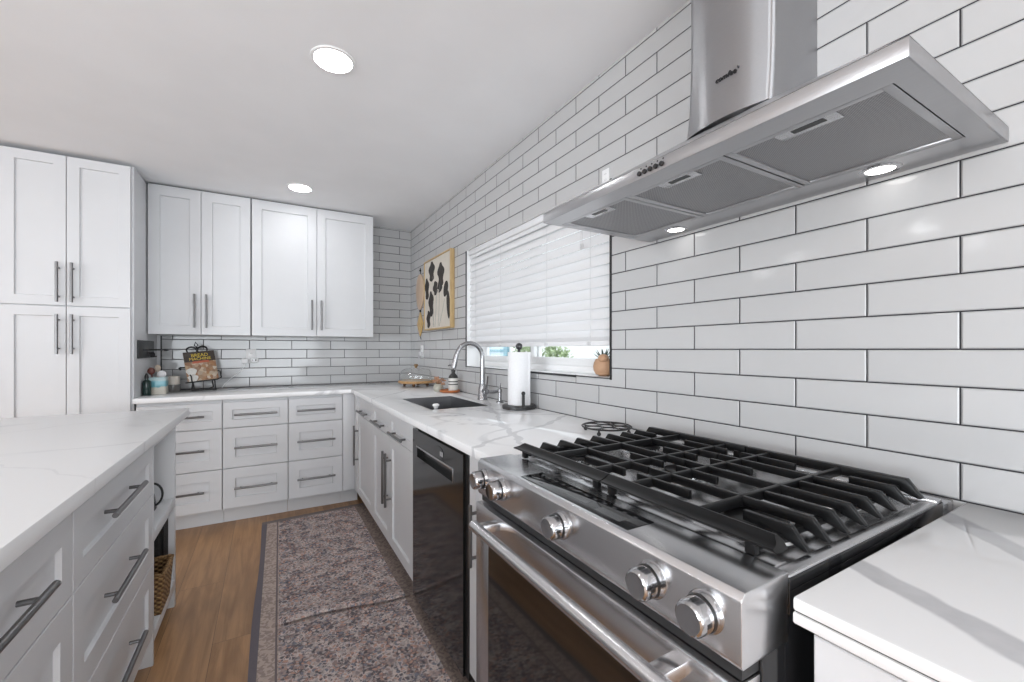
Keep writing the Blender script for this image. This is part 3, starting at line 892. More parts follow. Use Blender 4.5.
for a, c in zip(rg, rg[1:]):
    for k in range(n): t.faces.new((a[k], a[(k + 1) % n], c[(k + 1) % n], c[k]))
t.faces.new(rg[0]); t.faces.new(rg[-1])
bmesh.ops.recalc_face_normals(t, faces=list(t.faces)); b.add(t)
ch = b.build('chimney', STEELZ, t_)
def text_mesh(name, s, size, M, m, parent, ext=0.0004, shear=0.0, align='LEFT'):
    c = bpy.data.curves.new(name, 'FONT'); c.body = s; c.size = size; c.extrude = ext; c.shear = shear; c.align_x = align
    o = bpy.data.objects.new(name, c); COL.objects.link(o)
    dg_ = bpy.context.evaluated_depsgraph_get()
    me = bpy.data.meshes.new_from_object(o.evaluated_get(dg_))
    bpy.data.objects.remove(o); bpy.data.curves.remove(c)
    t = bmesh.new(); t.from_mesh(me); bpy.data.meshes.remove(me)
    b = B(); b.M = M; b.add(t); b.M = Matrix.Identity(4)
    return b.build(name, m, parent)
# lettering on the chimney: reads along -y when seen from the room
text_mesh('logo', "comfee'", 0.019, Matrix(((0, 0, -1, CX - 0.0200), (-1, 0, 0, 0.692), (0, 1, 0, 1.913), (0, 0, 0, 1))), BLACK, ch, 0.004, 0.25)
# control buttons on the rim
for i in range(5):
    yy = 0.709 - i * 0.0160
    b = B(); b.cyl((HXF + 0.001, yy, HZ + 0.012), (HXF - 0.005, yy, HZ + 0.012), 0.0055, seg=16, bev=0.001); b.build('button', BLACK, t_)
    b = B(); b.cyl((HXF + 0.001, yy - 0.004, HZ + 0.0225), (HXF - 0.0006, yy - 0.004, HZ + 0.0225), 0.002, seg=10); b.build('indicator', BLACK, t_)
# three mesh filters, each with its frame and latch
for y0, y1 in ((0.266, 0.536), (0.540, 0.812), (0.816, 1.088)):
    b = B(); w = 0.014
    b.box(FX0 + 0.001, FX1 - 0.001, y0, y0 + w, HZ + 0.0004, HZ + 0.008, 0.001); b.box(FX0 + 0.001, FX1 - 0.001, y1 - w, y1, HZ + 0.0004, HZ + 0.008, 0.001)
    b.box(FX0 + 0.001, FX0 + w, y0 + w, y1 - w, HZ + 0.0004, HZ + 0.008, 0.001); b.box(FX1 - w, FX1 - 0.001, y0 + w, y1 - w, HZ + 0.0004, HZ + 0.008, 0.001)
    ff = b.build('filter_frame', STEELH, t_)
    b = B(); b.box(FX0 + w, FX1 - w, y0 + w, y1 - w, HZ + 0.004, HZ + 0.009); b.build('filter_mesh', FILTER, ff)
    b = B(); yc = (y0 + y1) / 2; b.box(FX0 + w, FX0 + w + 0.034, yc - 0.055, yc + 0.045, HZ + 0.0018, HZ + 0.0039, 0.0008)
    lt = b.build('latch_plate', STEELD, ff)
    b = B(); b.box(FX0 + w + 0.006, FX0 + w + 0.020, yc - 0.035, yc + 0.018, HZ + 0.0010, HZ + 0.0018); b.build('latch', BLACK, ff)
for yy in (0.407, 0.949):
    b = B(); b.lathe([(0.026, 0.0), (0.0275, -0.002), (0.036, -0.0015), (0.038, 0.0006)], (-0.056, yy, HZ), seg=32, caps=False)
    lp = b.build('lamp_ring', CHROME, t_)
    b = B(); b.lathe([(0, -0.0006), (0.026, -0.0006), (0.026, 0.0003), (0, 0.0003)], (-0.056, yy, HZ), seg=32, caps=False); b.build('lamp_lens', LAMPH, lp)

# ------------------------------------------------------------------ dishwasher
t_ = thing('dishwasher', 'glossy black built-in dishwasher between the sink cabinet and the range', 'dishwasher', (-0.32, 1.655, 0))
DY0, DY1 = 1.345, 1.972
b = B(); b.box(-0.612, -0.03, DY0 + 0.004, DY1 - 0.004, 0.05, 0.868); b.build('body', BLACK, t_)
# door panel with a real pocket for the recessed handle
b = B()
zs_ = [0.075, 0.732, 0.783, 0.852]; ys_ = [DY0 + 0.030, 1.470, 1.905, DY1 - 0.003]
for (a, c, p, q) in ((ys_[0], ys_[3], zs_[0], zs_[1]), (ys_[0], ys_[3], zs_[2], zs_[3]), (ys_[0], ys_[1], zs_[1], zs_[2]), (ys_[2], ys_[3], zs_[1], zs_[2])):
    b.box(-0.637, -0.6125, a, c, p, q)
dd = b.build('door', DISHB, t_)
b = B(); b.prism([(-0.6135, 0.7325), (-0.6135, 0.7825), (-0.613, 0.7825), (-0.613, 0.7325)], lambda u, v, w: (u, w, v), 1.4705, 1.9045)
pk = b.build('handle_pocket', mat('pocket_black', (0.006, 0.006, 0.006), 0.25), dd)
b = B()
b.prism([(-0.640, 0.776), (-0.640, 0.784), (-0.632, 0.786), (-0.630, 0.776)], lambda u, v, w: (u, w, v), 1.468, 1.907, 0.0008)
b.box(-0.639, -0.618, 1.466, 1.471, 0.730, 0.784, 0.001)
b.build('handle_lip', STEELD, dd)
b = B()
b.prism([(1.61 + 0.045 * math.cos(a) * (1.6 if math.cos(a) > 0 else 1.0), 0.812 + 0.024 * math.sin(a)) for a in [2 * PI * k / 20 for k in range(20)]], lambda u, v, w: (w, u, v), -0.6372, -0.6382)
pnl = b.build('control_window', GLOSSB, dd)
b = B()
for k in range(3): b.box(-0.6388, -0.6381, 1.595 - k * 0.012, 1.602 - k * 0.012, 0.802, 0.820)
b.build('control_marks', GREYF, pnl)
b = B(); b.box(-0.628, -0.6125, DY0, DY0 + 0.028, 0.075, 0.858); b.build('edge_trim', BLACK, t_)
b = B(); b.box(-0.557, -0.543, DY0 + 0.004, DY1 - 0.004, 0.001, 0.074); b.build('toe_kick', BLACK, t_)

# ------------------------------------------------------------------ sink, faucet
SINKM = steel('dark_sink_steel', (0.30, 0.30, 0.31), 0.34, 'y')
t_ = thing('kitchen_sink', 'dark steel undermount sink set into the white countertop', 'sink', (-0.335, 2.38, 0.68))
b = B()
x0, x1, y0, y1 = SX0 + 0.0035, SX1 - 0.0035, SY0 + 0.0035, SY1 - 0.0035
zt, zb = CT - 0.0006, 0.680
th = 0.002
b.box(x0 - th, x0, y0 - th, y1 + th, zb, zt); b.box(x1, x1 + th, y0 - th, y1 + th, zb, zt)
b.box(x0, x1, y0 - th, y0, zb, zt); b.box(x0, x1, y1, y1 + th, zb, zt)
b.box(x0, x1, y0, y1, zb, zb + th)
b.build('basin', SINKM, t_)
b = B(); b.lathe([(0.0, 0.0004), (0.030, 0.0004), (0.034, 0.003), (0.044, 0.002), (0.045, 0.0001)], (-0.30, 2.38, zb + th), seg=28, caps=False); b.build('drain', CHROME, t_)
t_ = thing('dish_brush', 'small round white brush knob standing inside the near end of the sink', 'brush', (-0.455, 2.16, zb + th))
bx, by = -0.455, 2.16
b = B(); b.lathe([(0, 0.0), (0.024, 0.0), (0.027, 0.02), (0.024, 0.028), (0, 0.028)], (bx, by, zb + th), seg=20); b.build('bristles', mats_simple('bristle', (0.75, 0.74, 0.70), 0.9, 0.6, 300), t_)
b = B(); b.lathe([(0, 0.0285), (0.022, 0.0285), (0.018, 0.045), (0.009, 0.06), (0.008, 0.225), (0.014, 0.238), (0.018, 0.242), (0.018, 0.248), (0.012, 0.253), (0, 0.2535)], (bx, by, zb + th), seg=20); b.build('handle', TRIMW, t_)
# faucet
t_ = thing('kitchen_faucet', 'brushed steel gooseneck kitchen faucet behind the sink', 'faucet', (-0.075, 2.375, CT))
fx, fy = -0.075, 2.375
b = B(); b.lathe([(0.0, 0.0005), (0.031, 0.0005), (0.031, 0.006), (0.0285, 0.010), (0.024, 0.075), (0.0185, 0.095), (0.0, 0.095)], (fx, fy, CT), seg=28); b.build('base', FAUC, t_)
pts = [(fx, fy, CT + 0.08), (fx, fy, CT + 0.16), (fx, fy, CT + 0.24)]
R = 0.082
for k in range(0, 13):
    a = PI * k / 12 * 0.93
    pts.append((fx - R + R * math.cos(a), fy + 0.02 * (1 - math.cos(a)) / 2, CT + 0.262 + R * math.sin(a) * 1.05))
ex, ey, ez = pts[-1]
b = B(); b.tube(pts, [0.0165, 0.0155] + [0.0135] * (len(pts) - 2), 16); b.build('spout', FAUC, t_)
b = B(); b.cyl((ex, ey, ez + 0.004), (ex - 0.022, ey + 0.003, ez - 0.085), 0.0145, 0.0175, 20, 0.002)
hd = b.build('spray_head', FAUC, t_)
b = B(); b.cyl((fx, fy - 0.018, CT + 0.052), (fx, fy - 0.062, CT + 0.052), 0.0165, 0.0175, 20, 0.002)
b.tube([(fx, fy - 0.058, CT + 0.056), (fx, fy - 0.064, CT + 0.10), (fx - 0.004, fy - 0.082, CT + 0.148)], [0.010, 0.008, 0.0075], 12, flat=0.6)
b.build('lever', FAUC, t_)
t_ = thing('soap_dispenser', 'short brushed steel soap dispenser tap between faucet and paper towel roll', 'soap dispenser', (-0.060, 2.175, CT))
px_, py_ = -0.060, 2.175
b = B(); b.lathe([(0, 0.0005), (0.022, 0.0005), (0.022, 0.006), (0.012, 0.012), (0.0105, 0.060), (0.013, 0.062), (0.013, 0.080), (0.0, 0.084)], (px_, py_, CT), seg=22); b.build('base', FAUC, t_)
b = B(); b.cyl((px_ + 0.006, py_, CT + 0.070), (px_ - 0.062, py_ + 0.012, CT + 0.062), 0.0085, 0.0105, 16, 0.002); b.tube([(px_, py_, CT + 0.084), (px_ + 0.002, py_ - 0.004, CT + 0.112)], [0.005, 0.004], 10)
b.build('spout', FAUC, t_)

# ------------------------------------------------------------------ blind
t_ = thing('window_blind', 'white horizontal slat blind lowered over the window', 'blind', (0.035, 2.055, 1.25))
BY0, BY1 = WY0 + 0.004, WY1 - 0.006
b = B(); b.box(0.012, 0.062, BY0 + 0.003, BY1 - 0.003, 1.893, 1.9285, 0.001); b.build('valance', BLIND, t_)
b = B()
ns = 14
for k in range(ns):
    z = 1.896 - k * 0.0465
    ang = math.radians(69)
    w = 0.055
    pts = []
    for s in range(7):      # slightly crowned slat, tilted so that the room edge is the lower one
        f = s / 6 - 0.5
        pts.append((f * w, 0.007 * (1 - 4 * f * f)))
    ca, sa = math.cos(ang), math.sin(ang)
    t = bmesh.new()
    rows = []
    for yy in (BY0 + 0.004, BY1 - 0.004):
        up = [t.verts.new((0.034 + p * ca - q * sa * 1, yy, z + p * sa + q * ca)) for p, q in pts]
        dn = [t.verts.new((0.034 + p * ca - (q - 0.0028) * sa, yy, z + p * sa + (q - 0.0028) * ca)) for p, q in pts]
        rows.append(up + dn[::-1])
    n = len(rows[0])
    for i in range(n): t.faces.new((rows[0][i], rows[0][(i + 1) % n], rows[1][(i + 1) % n], rows[1][i]))
    t.faces.new(rows[0]); t.faces.new(rows[1])
    bmesh.ops.recalc_face_normals(t, faces=list(t.faces)); b.add(t)
b.build('slats', BLIND, t_)
b = B()
for k in range(5): b.box(0.010, 0.058, BY0 + 0.004, BY1 - 0.004, 1.263 + k * 0.0035, 1.2658 + k * 0.0035, 0.0006)
b.build('stacked_slats', BLIND, t_)
b = B(); b.box(0.009, 0.060, BY0 + 0.003, BY1 - 0.003, 1.240, 1.2625, 0.003); b.build('bottom_rail', BLIND, t_)
b = B()
CORD = mat('blind_cord', (0.62, 0.62, 0.63), 0.7)
for yy in (1.46, 1.80, 2.30, 2.66):
    b.tube([(0.0125, yy, 1.90), (0.0125, yy + 0.001, 1.56), (0.0125, yy, 1.262)], 0.0011, 6)
    b.box(0.004, 0.0088, yy - 0.011, yy + 0.011, 1.244, 1.258, 0.001)
b.build('ladder_cords', CORD, t_)
b = B()
for dy in (-0.006, 0.007): b.tube([(0.000, 1.505 + dy, 1.880), (-0.001, 1.505 + dy * 0.5, 1.78), (-0.001, 1.503 + dy, 1.70)], 0.0011, 6); b.lathe([(0, 0), (0.003, 0.0), (0.0055, -0.022), (0, -0.024)], (-0.001, 1.503 + dy, 1.702), seg=10)
b.build('pull_cord', CORD, t_)

# ------------------------------------------------------------------ painting and hanging by the window
WOODF = wood('pale_oak_frame', (0.55, 0.39, 0.19), (0.44, 0.30, 0.14), 'z')
t_ = thing('framed_painting', 'painting of dark leaves on a cream ground in a thin oak frame', 'painting', (-0.016, 3.325, 1.69))
AY0, AY1, AZ0, AZ1 = 3.010, 3.640, 1.390, 1.992
b = B(); w = 0.012
b.box(-0.036, -0.001, AY0, AY0 + w, AZ0, AZ1, 0.001); b.box(-0.036, -0.001, AY1 - w, AY1, AZ0, AZ1, 0.001)
b.box(-0.036, -0.001, AY0 + w, AY1 - w, AZ0, AZ0 + w, 0.001); b.box(-0.036, -0.001, AY0 + w, AY1 - w, AZ1 - w, AZ1, 0.001)
b.build('frame', WOODF, t_)
b = B(); b.box(-0.030, -0.004, AY0 + w + 0.001, AY1 - w - 0.001, AZ0 + w + 0.001, AZ1 - w - 0.001); cv = b.build('canvas', mats_simple('cream_canvas', (0.62, 0.57, 0.50), 0.8, 0.94, 12.0), t_)
INK = mats_simple('dark_leaf_paint', (0.045, 0.038, 0.036), 0.8, 0.7, 30)
# leaves: (fraction from the far edge, fraction from the top, length, width, tilt) painted shapes
b = B()
def leafpts(cy, cz, L, w_, tilt, lob=0):
    out = []
    m_ = 28
    for k in range(m_):
        a = 2 * PI * k / m_
        u = math.cos(a) * L / 2
        wv = math.sin(a) * w_ / 2 * (1 + (0.28 * math.sin(5 * a + lob) if lob else 0.10 * math.cos(a)))
        out.append((cy + wv * math.cos(tilt) + u * math.sin(tilt), cz + u * math.cos(tilt) - wv * math.sin(tilt)))
    return out
LE = [(0.30, 0.17, 0.17, 0.12, -0.1, 1.0), (0.66, 0.27, 0.20, 0.12, 0.1, 2.0), (0.10, 0.40, 0.19, 0.09, 0.1, 1.5), (0.45, 0.43, 0.12, 0.09, 0.2, 0.8), (0.63, 0.42, 0.10, 0.10, 0.5, 2.2),
      (0.84, 0.49, 0.13, 0.08, -0.5, 0), (0.28, 0.64, 0.22, 0.10, 0.1, 1.2), (0.17, 0.86, 0.15, 0.08, 0, 0.7), (0.95, 0.71, 0.22, 0.06, 0.12, 0)]
for i, (fy_, fz_, L, w_, tl, lob) in enumerate(LE):
    cy, cz = AY1 - w - (AY1 - AY0 - 2 * w) * min(fy_, 0.93), AZ1 - w - (AZ1 - AZ0 - 2 * w) * fz_
    pts = [(min(max(u, AY0 + w + 0.002), AY1 - w - 0.002), v) for u, v in leafpts(cy, cz, L, w_ * 1.12, tl, lob)]
    b.prism(pts, lambda u, v, ww: (ww, u, v), -0.0309 - i * 0.0001, -0.0299)
b.build('painted_leaves', INK, cv)
b = B()
for (ya, za, yb, zb_) in ((0.38, 0.98, 0.34, 0.25), (0.44, 0.98, 0.50, 0.46), (0.56, 0.98, 0.62, 0.40), (0.60, 0.98, 0.80, 0.62), (0.40, 0.98, 0.30, 0.72)):
    f = lambda q: AY1 - w - (AY1 - AY0 - 2 * w) * q
    g = lambda q: AZ1 - w - (AZ1 - AZ0 - 2 * w) * q
    b.tube([(-0.0302, f(ya), g(za)), (-0.0302, f((ya + yb) / 2 + 0.01), g((za + zb_) / 2)), (-0.0302, f(yb), g(zb_))], 0.0016, 6)
b.build('painted_stems', mat('grey_green_paint', (0.30, 0.32, 0.30), 0.8), cv)
t_ = thing('wall_hanging', 'two wooden leaf plaques hanging on a cord beside the painting', 'wall hanging', (-0.006, 3.83, 1.62))
b = B(); b.prism(leafpts(3.83, 1.755, 0.33, 0.22, 0.0, 0), lambda u, v, ww: (ww, u, v), -0.014, -0.004, 0.001); b.build('plaque', wood('pink_maple', (0.62, 0.47, 0.35), (0.54, 0.40, 0.29), 'z'), t_)
b = B(); b.prism([(3.825 + u, 1.455 + v) for u, v in ((0, 0.115), (0.045, 0.055), (0.085, 0.01), (0.05, -0.05), (0, -0.11), (-0.05, -0.05), (-0.085, 0.01), (-0.045, 0.055))], lambda u, v, ww: (ww, u, v), -0.014, -0.004, 0.001); b.build('plaque', wood('yellow_oak', (0.66, 0.45, 0.19), (0.56, 0.37, 0.15), 'z'), t_)
b = B(); b.tube([(-0.006, 3.83, 1.98), (-0.006, 3.83, 1.915)], 0.003, 8); b.tube([(-0.006, 3.83, 1.595), (-0.006, 3.83, 1.565)], 0.003, 8)
b.ball((-0.007, 3.83, 1.955), 0.010); b.ball((-0.007, 3.83, 1.58), 0.010); b.tube([(-0.009, 3.83, 1.347), (-0.009, 3.80, 1.318)], 0.003, 8)
b.build('cord', BLACK, t_)

# ------------------------------------------------------------------ outlets
def outlet(name, M, label, plug):
    org = M @ Vector((0, 0, 0))
    t_ = thing(name, label, 'outlet', org)
    b = B(); b.M = M; b.box(-0.036, 0.036, -0.006, -0.0005, -0.058, 0.058, 0.002); b.M = Matrix.Identity(4)
    pl = b.build('cover_plate', TRIMW, t_)
    b = B(); b.M = M
    for zz in (-0.021, 0.021):
        b.box(-0.016, 0.016, -0.0075, -0.0061, zz - 0.015, zz + 0.015, 0.0006)
    b.M = Matrix.Identity(4)
    b.build('socket', TRIMW, pl)
    b = B(); b.M = M
    for zz in (-0.021, 0.021):
        for xx in (-0.006, 0.006): b.box(xx - 0.001, xx + 0.001, -0.0079, -0.0074, zz - 0.002, zz + 0.007)
    b.M = Matrix.Identity(4)
    b.build('slots', BLACK, pl)
    return t_
outlet('wall_outlet', Mface((0.0, 3.79, 1.205), (0, -1, 0), (-1, 0, 0)), 'white double outlet on the window wall above the glass cake dome', True)
outlet('wall_outlet', Mface((-1.352, YB, 1.168), (1, 0, 0), (0, -1, 0)), 'white double outlet on the back wall right of the cookbook', True)
outlet('wall_outlet', Mface((0.0, 1.345, 1.945), (0, -1, 0), (-1, 0, 0)) @ Matrix.Scale(0.6, 4), 'small wall outlet peeking out above the hood edge', False)
t_ = thing('plug_adapter', 'white plug adapter with two black slots on the back wall outlet', 'adapter', (-1.327, YB - 0.02, 1.14))
b = B(); b.box(-1.352, -1.300, YB - 0.036, YB - 0.0082, 1.115, 1.152, 0.004); b.build('body', TRIMW, t_)
b = B(); b.box(-1.322, -1.314, YB - 0.0372, YB - 0.0359, 1.128, 1.142, 0.0005); b.box(-1.342, -1.338, YB - 0.0372, YB - 0.0359, 1.128, 1.140, 0.0005); b.build('slots', BLACK, t_)
t_ = thing('phone_charger', 'white charger block with thin cord beside the cookbook stand', 'charger', (-1.40, YB - 0.02, 1.13))
b = B(); b.box(-1.418, -1.372, YB - 0.040, YB - 0.0082, 1.108, 1.150, 0.004); b.box(-1.3725, -1.356, YB - 0.020, YB - 0.0085, 1.140, 1.148, 0.001); b.build('body', TRIMW, t_)
b = B(); b.tube([(-1.395, YB - 0.022, 1.109), (-1.398, YB - 0.022, 1.085), (-1.43, YB - 0.03, 1.04), (-1.49, YB - 0.04, 0.99), (-1.53, YB - 0.05, 0.95), (-1.55, YB - 0.06, 0.9168)], 0.0022, 8); b.build('cord', TRIMW, t_)
t_ = thing('night_light', 'clear plug-in night light on the outlet by the corner', 'night light', (-0.02, 3.775, 1.19))
b = B(); b.box(-0.034, -0.0082, 3.755, 3.80, 1.165, 1.205, 0.005); b.build('body', mat('frosted_plastic', (0.72, 0.72, 0.73), 0.25), t_)
b = B(); b.box(-0.040, -0.0345, 3.765, 3.79, 1.135, 1.175, 0.004); b.build('shade', mat('grey_clear_plastic', (0.5, 0.5, 0.52), 0.15), t_)

# ------------------------------------------------------------------ paper towel holder, trivet
px_, py_ = -0.085, 1.915
t_ = thing('paper_towel_holder', 'black paper towel stand with round base and ball top', 'paper towel holder', (px_, py_, CT))
b = B(); b.lathe([(0, 0.0005), (0.086, 0.0005), (0.089, 0.004), (0.089, 0.016), (0.084, 0.021), (0, 0.021)], (px_, py_, CT), seg=48); b.build('base', mats_simple('black_stone', (0.02, 0.02, 0.021), 0.35, 2.0, 60), t_)
b = B(); b.cyl((px_, py_, CT + 0.021), (px_, py_, CT + 0.312), 0.0075, seg=16); b.build('rod', WIRE, t_)
b = B(); b.ball((px_, py_, CT + 0.326), 0.0185, u=24, v=14); b.build('ball_finial', mat('dark_grey_metal', (0.07, 0.07, 0.072), 0.3, 0.6), t_)
b = B(); b.tube([(px_ - 0.020, py_ - 0.076, CT + 0.021), (px_ - 0.020, py_ - 0.076, CT + 0.082)], 0.0075, 12); b.ball((px_ - 0.020, py_ - 0.076, CT + 0.086), 0.0105); b.build('tension_arm', WIRE, t_)
PAPER = mats_simple('paper_towel', (0.80, 0.80, 0.81), 0.95, 0.97, 120)
t_ = thing('paper_towel_roll', 'white paper towel roll standing on the black holder', 'paper towel', (px_, py_, CT + 0.0215))
b = B()
t = bmesh.new(); prof = []
m_ = 48
for k in range(m_):
    a = 2 * PI * k / m_ - 1.1
    prof.append((0.060 * math.cos(a), 0.060 * math.sin(a)))
prof.append((0.0665 * math.cos(-1.12), 0.0665 * math.sin(-1.12)))
z0_, z1_ = CT + 0.0222, CT + 0.296
lo = [t.verts.new((px_ + u, py_ + v, z0_)) for u, v in prof]; hi = [t.verts.new((px_ + u, py_ + v, z1_)) for u, v in prof]
inl = [t.verts.new((px_ + u * 0.33, py_ + v * 0.33, z0_)) for u, v in prof]; inh = [t.verts.new((px_ + u * 0.33, py_ + v * 0.33, z1_)) for u, v in prof]
n = len(prof)
for k in range(n):
    k2 = (k + 1) % n
    t.faces.new((lo[k], lo[k2], hi[k2], hi[k])); t.faces.new((inl[k], inl[k2], inh[k2], inh[k])); t.faces.new((hi[k], hi[k2], inh[k2], inh[k])); t.faces.new((lo[k], lo[k2], inl[k2], inl[k]))
bmesh.ops.recalc_face_normals(t, faces=list(t.faces)); b.add(t)
b.build('roll', PAPER, t_)
b = B(); b.lathe([(0.0175, 0.0225), (0.0195, 0.0225), (0.0195, 0.2955), (0.0175, 0.2955), (0.0175, 0.0225)], (px_, py_, CT), seg=24, caps=False); b.build('cardboard_core', mat('cardboard', (0.42, 0.33, 0.24), 0.9), t_)

tx, ty, tz = -0.135, 1.195, CT + 0.024
t_ = thing('wire_trivet', 'round black wire trivet on the counter behind the far grate', 'trivet', (tx, ty, CT))
b = B()
def circ(r, z=tz, n_=40, cx=tx, cy=ty): return [(cx + r * math.cos(2 * PI * k / n_), cy + r * math.sin(2 * PI * k / n_), z) for k in range(n_)]
b.tube(circ(0.090), 0.0032, 8, closed=True); b.build('outer_ring', WIRE, t_)
b = B(); b.tube(circ(0.028), 0.0026, 8, closed=True)
for k in range(6):
    a = 2 * PI * k / 6
    b.tube(circ(0.029, tz, 20, tx + 0.0595 * math.cos(a), ty + 0.0595 * math.sin(a)), 0.0024, 8, closed=True)
b.build('scroll_wires', WIRE, t_)
for k in range(4):
    a = 2 * PI * k / 4 + 0.5
    b = B(); fx_, fy_ = tx + 0.083 * math.cos(a), ty + 0.083 * math.sin(a)
    b.cyl((fx_, fy_, CT + 0.008), (fx_, fy_, tz - 0.002), 0.0035, seg=10); b.ball((fx_, fy_, CT + 0.008), 0.0075)
    b.build('foot', WIRE, t_)

# ------------------------------------------------------------------ corner of the long counter
WOODC = wood('honey_wood', (0.55, 0.33, 0.15), (0.42, 0.23, 0.09), 'y', 10)
cx_, cy_ = -0.150, 3.500
t_ = thing('cake_stand', 'round wooden cake board on ball feet under a glass dome', 'cake stand', (cx_, cy_, CT))
b = B(); b.lathe([(0, 0.028), (0.134, 0.028), (0.145, 0.034), (0.145, 0.046), (0.139, 0.050), (0, 0.050)], (cx_, cy_, CT), seg=48); b.build('board', WOODC, t_)
for k in range(4):
    a = PI / 4 + k * PI / 2 + 0.3
    b = B(); b.ball((cx_ + 0.095 * math.cos(a), cy_ + 0.095 * math.sin(a), CT + 0.0148), 0.0143); b.build('ball_foot', mat('dark_stained_wood', (0.10, 0.045, 0.018), 0.4), t_)
b = B()
dome = [(0.127, 0.0505), (0.129, 0.075), (0.128, 0.105), (0.121, 0.128), (0.100, 0.146), (0.062, 0.153), (0.012, 0.155)]
b.lathe(dome, (cx_, cy_, CT), seg=48, caps=False)
dm = b.build('glass_dome', thin_glass('dome_glass', (0.985, 0.99, 0.985)), t_)
b = B(); b.tube(circ(0.128, CT + 0.0535, 48, cx_, cy_), 0.0022, 8, closed=True); b.build('dome_rim', mat('glass_rim', (0.55, 0.58, 0.56), 0.08), dm)
b = B(); b.lathe([(0, 0.155), (0.011, 0.155), (0.010, 0.163), (0.017, 0.172), (0.017, 0.182), (0.012, 0.187), (0, 0.187)], (cx_, cy_, CT), seg=24); b.build('dome_knob', wood('knob_wood', (0.30, 0.19, 0.09), (0.22, 0.13, 0.06), 'z'), dm)

t_ = thing('wooden_tray', 'small round orange wood tray near the sink corner', 'tray', (-0.088, 2.885, CT))
b = B(); b.lathe([(0, 0.0005), (0.062, 0.0005), (0.072, 0.006), (0.074, 0.018), (0.070, 0.019), (0.066, 0.010), (0, 0.009)], (-0.088, 2.885, CT), seg=40); b.build('dish', wood('orange_wood', (0.50, 0.17, 0.055), (0.38, 0.12, 0.04), 'x', 10), t_)
sx_, sy_ = -0.070, 2.868
t_ = thing('soap_bottle', 'black and white striped soap bottle with black pump on the orange tray', 'soap bottle', (sx_, sy_, CT + 0.0095))
z = CT + 0.0095
b = B(); b.lathe([(0, 0.0005), (0.033, 0.0005), (0.0345, 0.004), (0.0345, 0.094)], (sx_, sy_, z), seg=32, caps=False); b.build('body', mats_simple('white_ceramic', (0.74, 0.72, 0.68), 0.35, 0.95), t_)
b = B()
for za in (0.046, 0.066): b.lathe([(0.0346, za), (0.0351, za + 0.0005), (0.0351, za + 0.0065), (0.0346, za + 0.007)], (sx_, sy_, z), seg=32, caps=False)
b.build('stripes', BLACK, t_)
b = B(); b.lathe([(0.0347, 0.0935), (0.0347, 0.099), (0.030, 0.112), (0.016, 0.126), (0.0125, 0.130), (0.0125, 0.140), (0.015, 0.142), (0.015, 0.152), (0.006, 0.156), (0, 0.156)], (sx_, sy_, z), seg=32, caps=False); b.build('shoulder', mat('black_glaze', (0.03, 0.028, 0.027), 0.3), t_)
b = B(); b.cyl((sx_, sy_, z + 0.155), (sx_, sy_, z + 0.183), 0.0035, seg=10); b.cyl((sx_, sy_, z + 0.182), (sx_, sy_, z + 0.190), 0.0085, seg=14, bev=0.001); b.tube([(sx_, sy_, z + 0.187), (sx_ - 0.024, sy_ + 0.012, z + 0.187), (sx_ - 0.033, sy_ + 0.016, z + 0.181)], 0.0035, 8); b.build('pump', BLACK, t_)
sx_, sy_ = -0.125, 2.955
t_ = thing('flower_jar', 'little glass jar of dried peach flowers beside the striped soap bottle', 'flower jar', (sx_, sy_, CT))
# stands on the worktop beside the tray
sx_, sy_ = -0.140, 2.985
t_.location = (sx_, sy_, CT); ORG[t_.name] = Vector((sx_, sy_, CT))
b = B(); b.lathe([(0, 0.0005), (0.026, 0.0005), (0.036, 0.014), (0.038, 0.032), (0.030, 0.050), (0.026, 0.056), (0.024, 0.056), (0.028, 0.048), (0.0355, 0.032), (0.033, 0.015), (0, 0.004)], (sx_, sy_, CT), seg=28, caps=False); b.build('jar', mats_simple('speckled_glass', (0.52, 0.50, 0.42), 0.2, 0.75, 120), t_)
random.seed(4)
PEACH = mats_simple('dried_petals', (0.60, 0.33, 0.20), 0.8, 0.65, 60)
b = B()
for k in range(26):
    a = random.uniform(0, 2 * PI); rr = random.uniform(0.0, 0.045); zz = CT + 0.058 + random.uniform(0, 0.048) - rr * 0.3
    c = Vector((sx_ + rr * math.cos(a), sy_ + rr * math.sin(a), zz))
    for q in range(5):
        d = Vector((random.gauss(0, 1), random.gauss(0, 1), random.gauss(0.4, 1))).normalized()
        s_ = d.cross(Vector((random.gauss(0, 1), random.gauss(0, 1), 1))).normalized()
        nn = d.cross(s_) * 0.0012
        pts = [c, c + d * 0.008 + s_ * 0.0045, c + d * 0.016, c + d * 0.008 - s_ * 0.0045]
        b.poly([p + nn for p in pts] + [p - nn for p in pts], [(0, 1, 2, 3), (7, 6, 5, 4), (0, 4, 5, 1), (1, 5, 6, 2), (2, 6, 7, 3), (3, 7, 4, 0)])
b.build('flowers', PEACH, t_)
b = B()
for k in range(7):
    a = 2 * PI * k / 7; b.tube([(sx_, sy_, CT + 0.006), (sx_ + 0.012 * math.cos(a), sy_ + 0.012 * math.sin(a), CT + 0.055), (sx_ + 0.028 * math.cos(a), sy_ + 0.028 * math.sin(a), CT + 0.078)], 0.0012, 6)
b.build('stems', mat('dry_stem', (0.28, 0.22, 0.12), 0.8), t_)

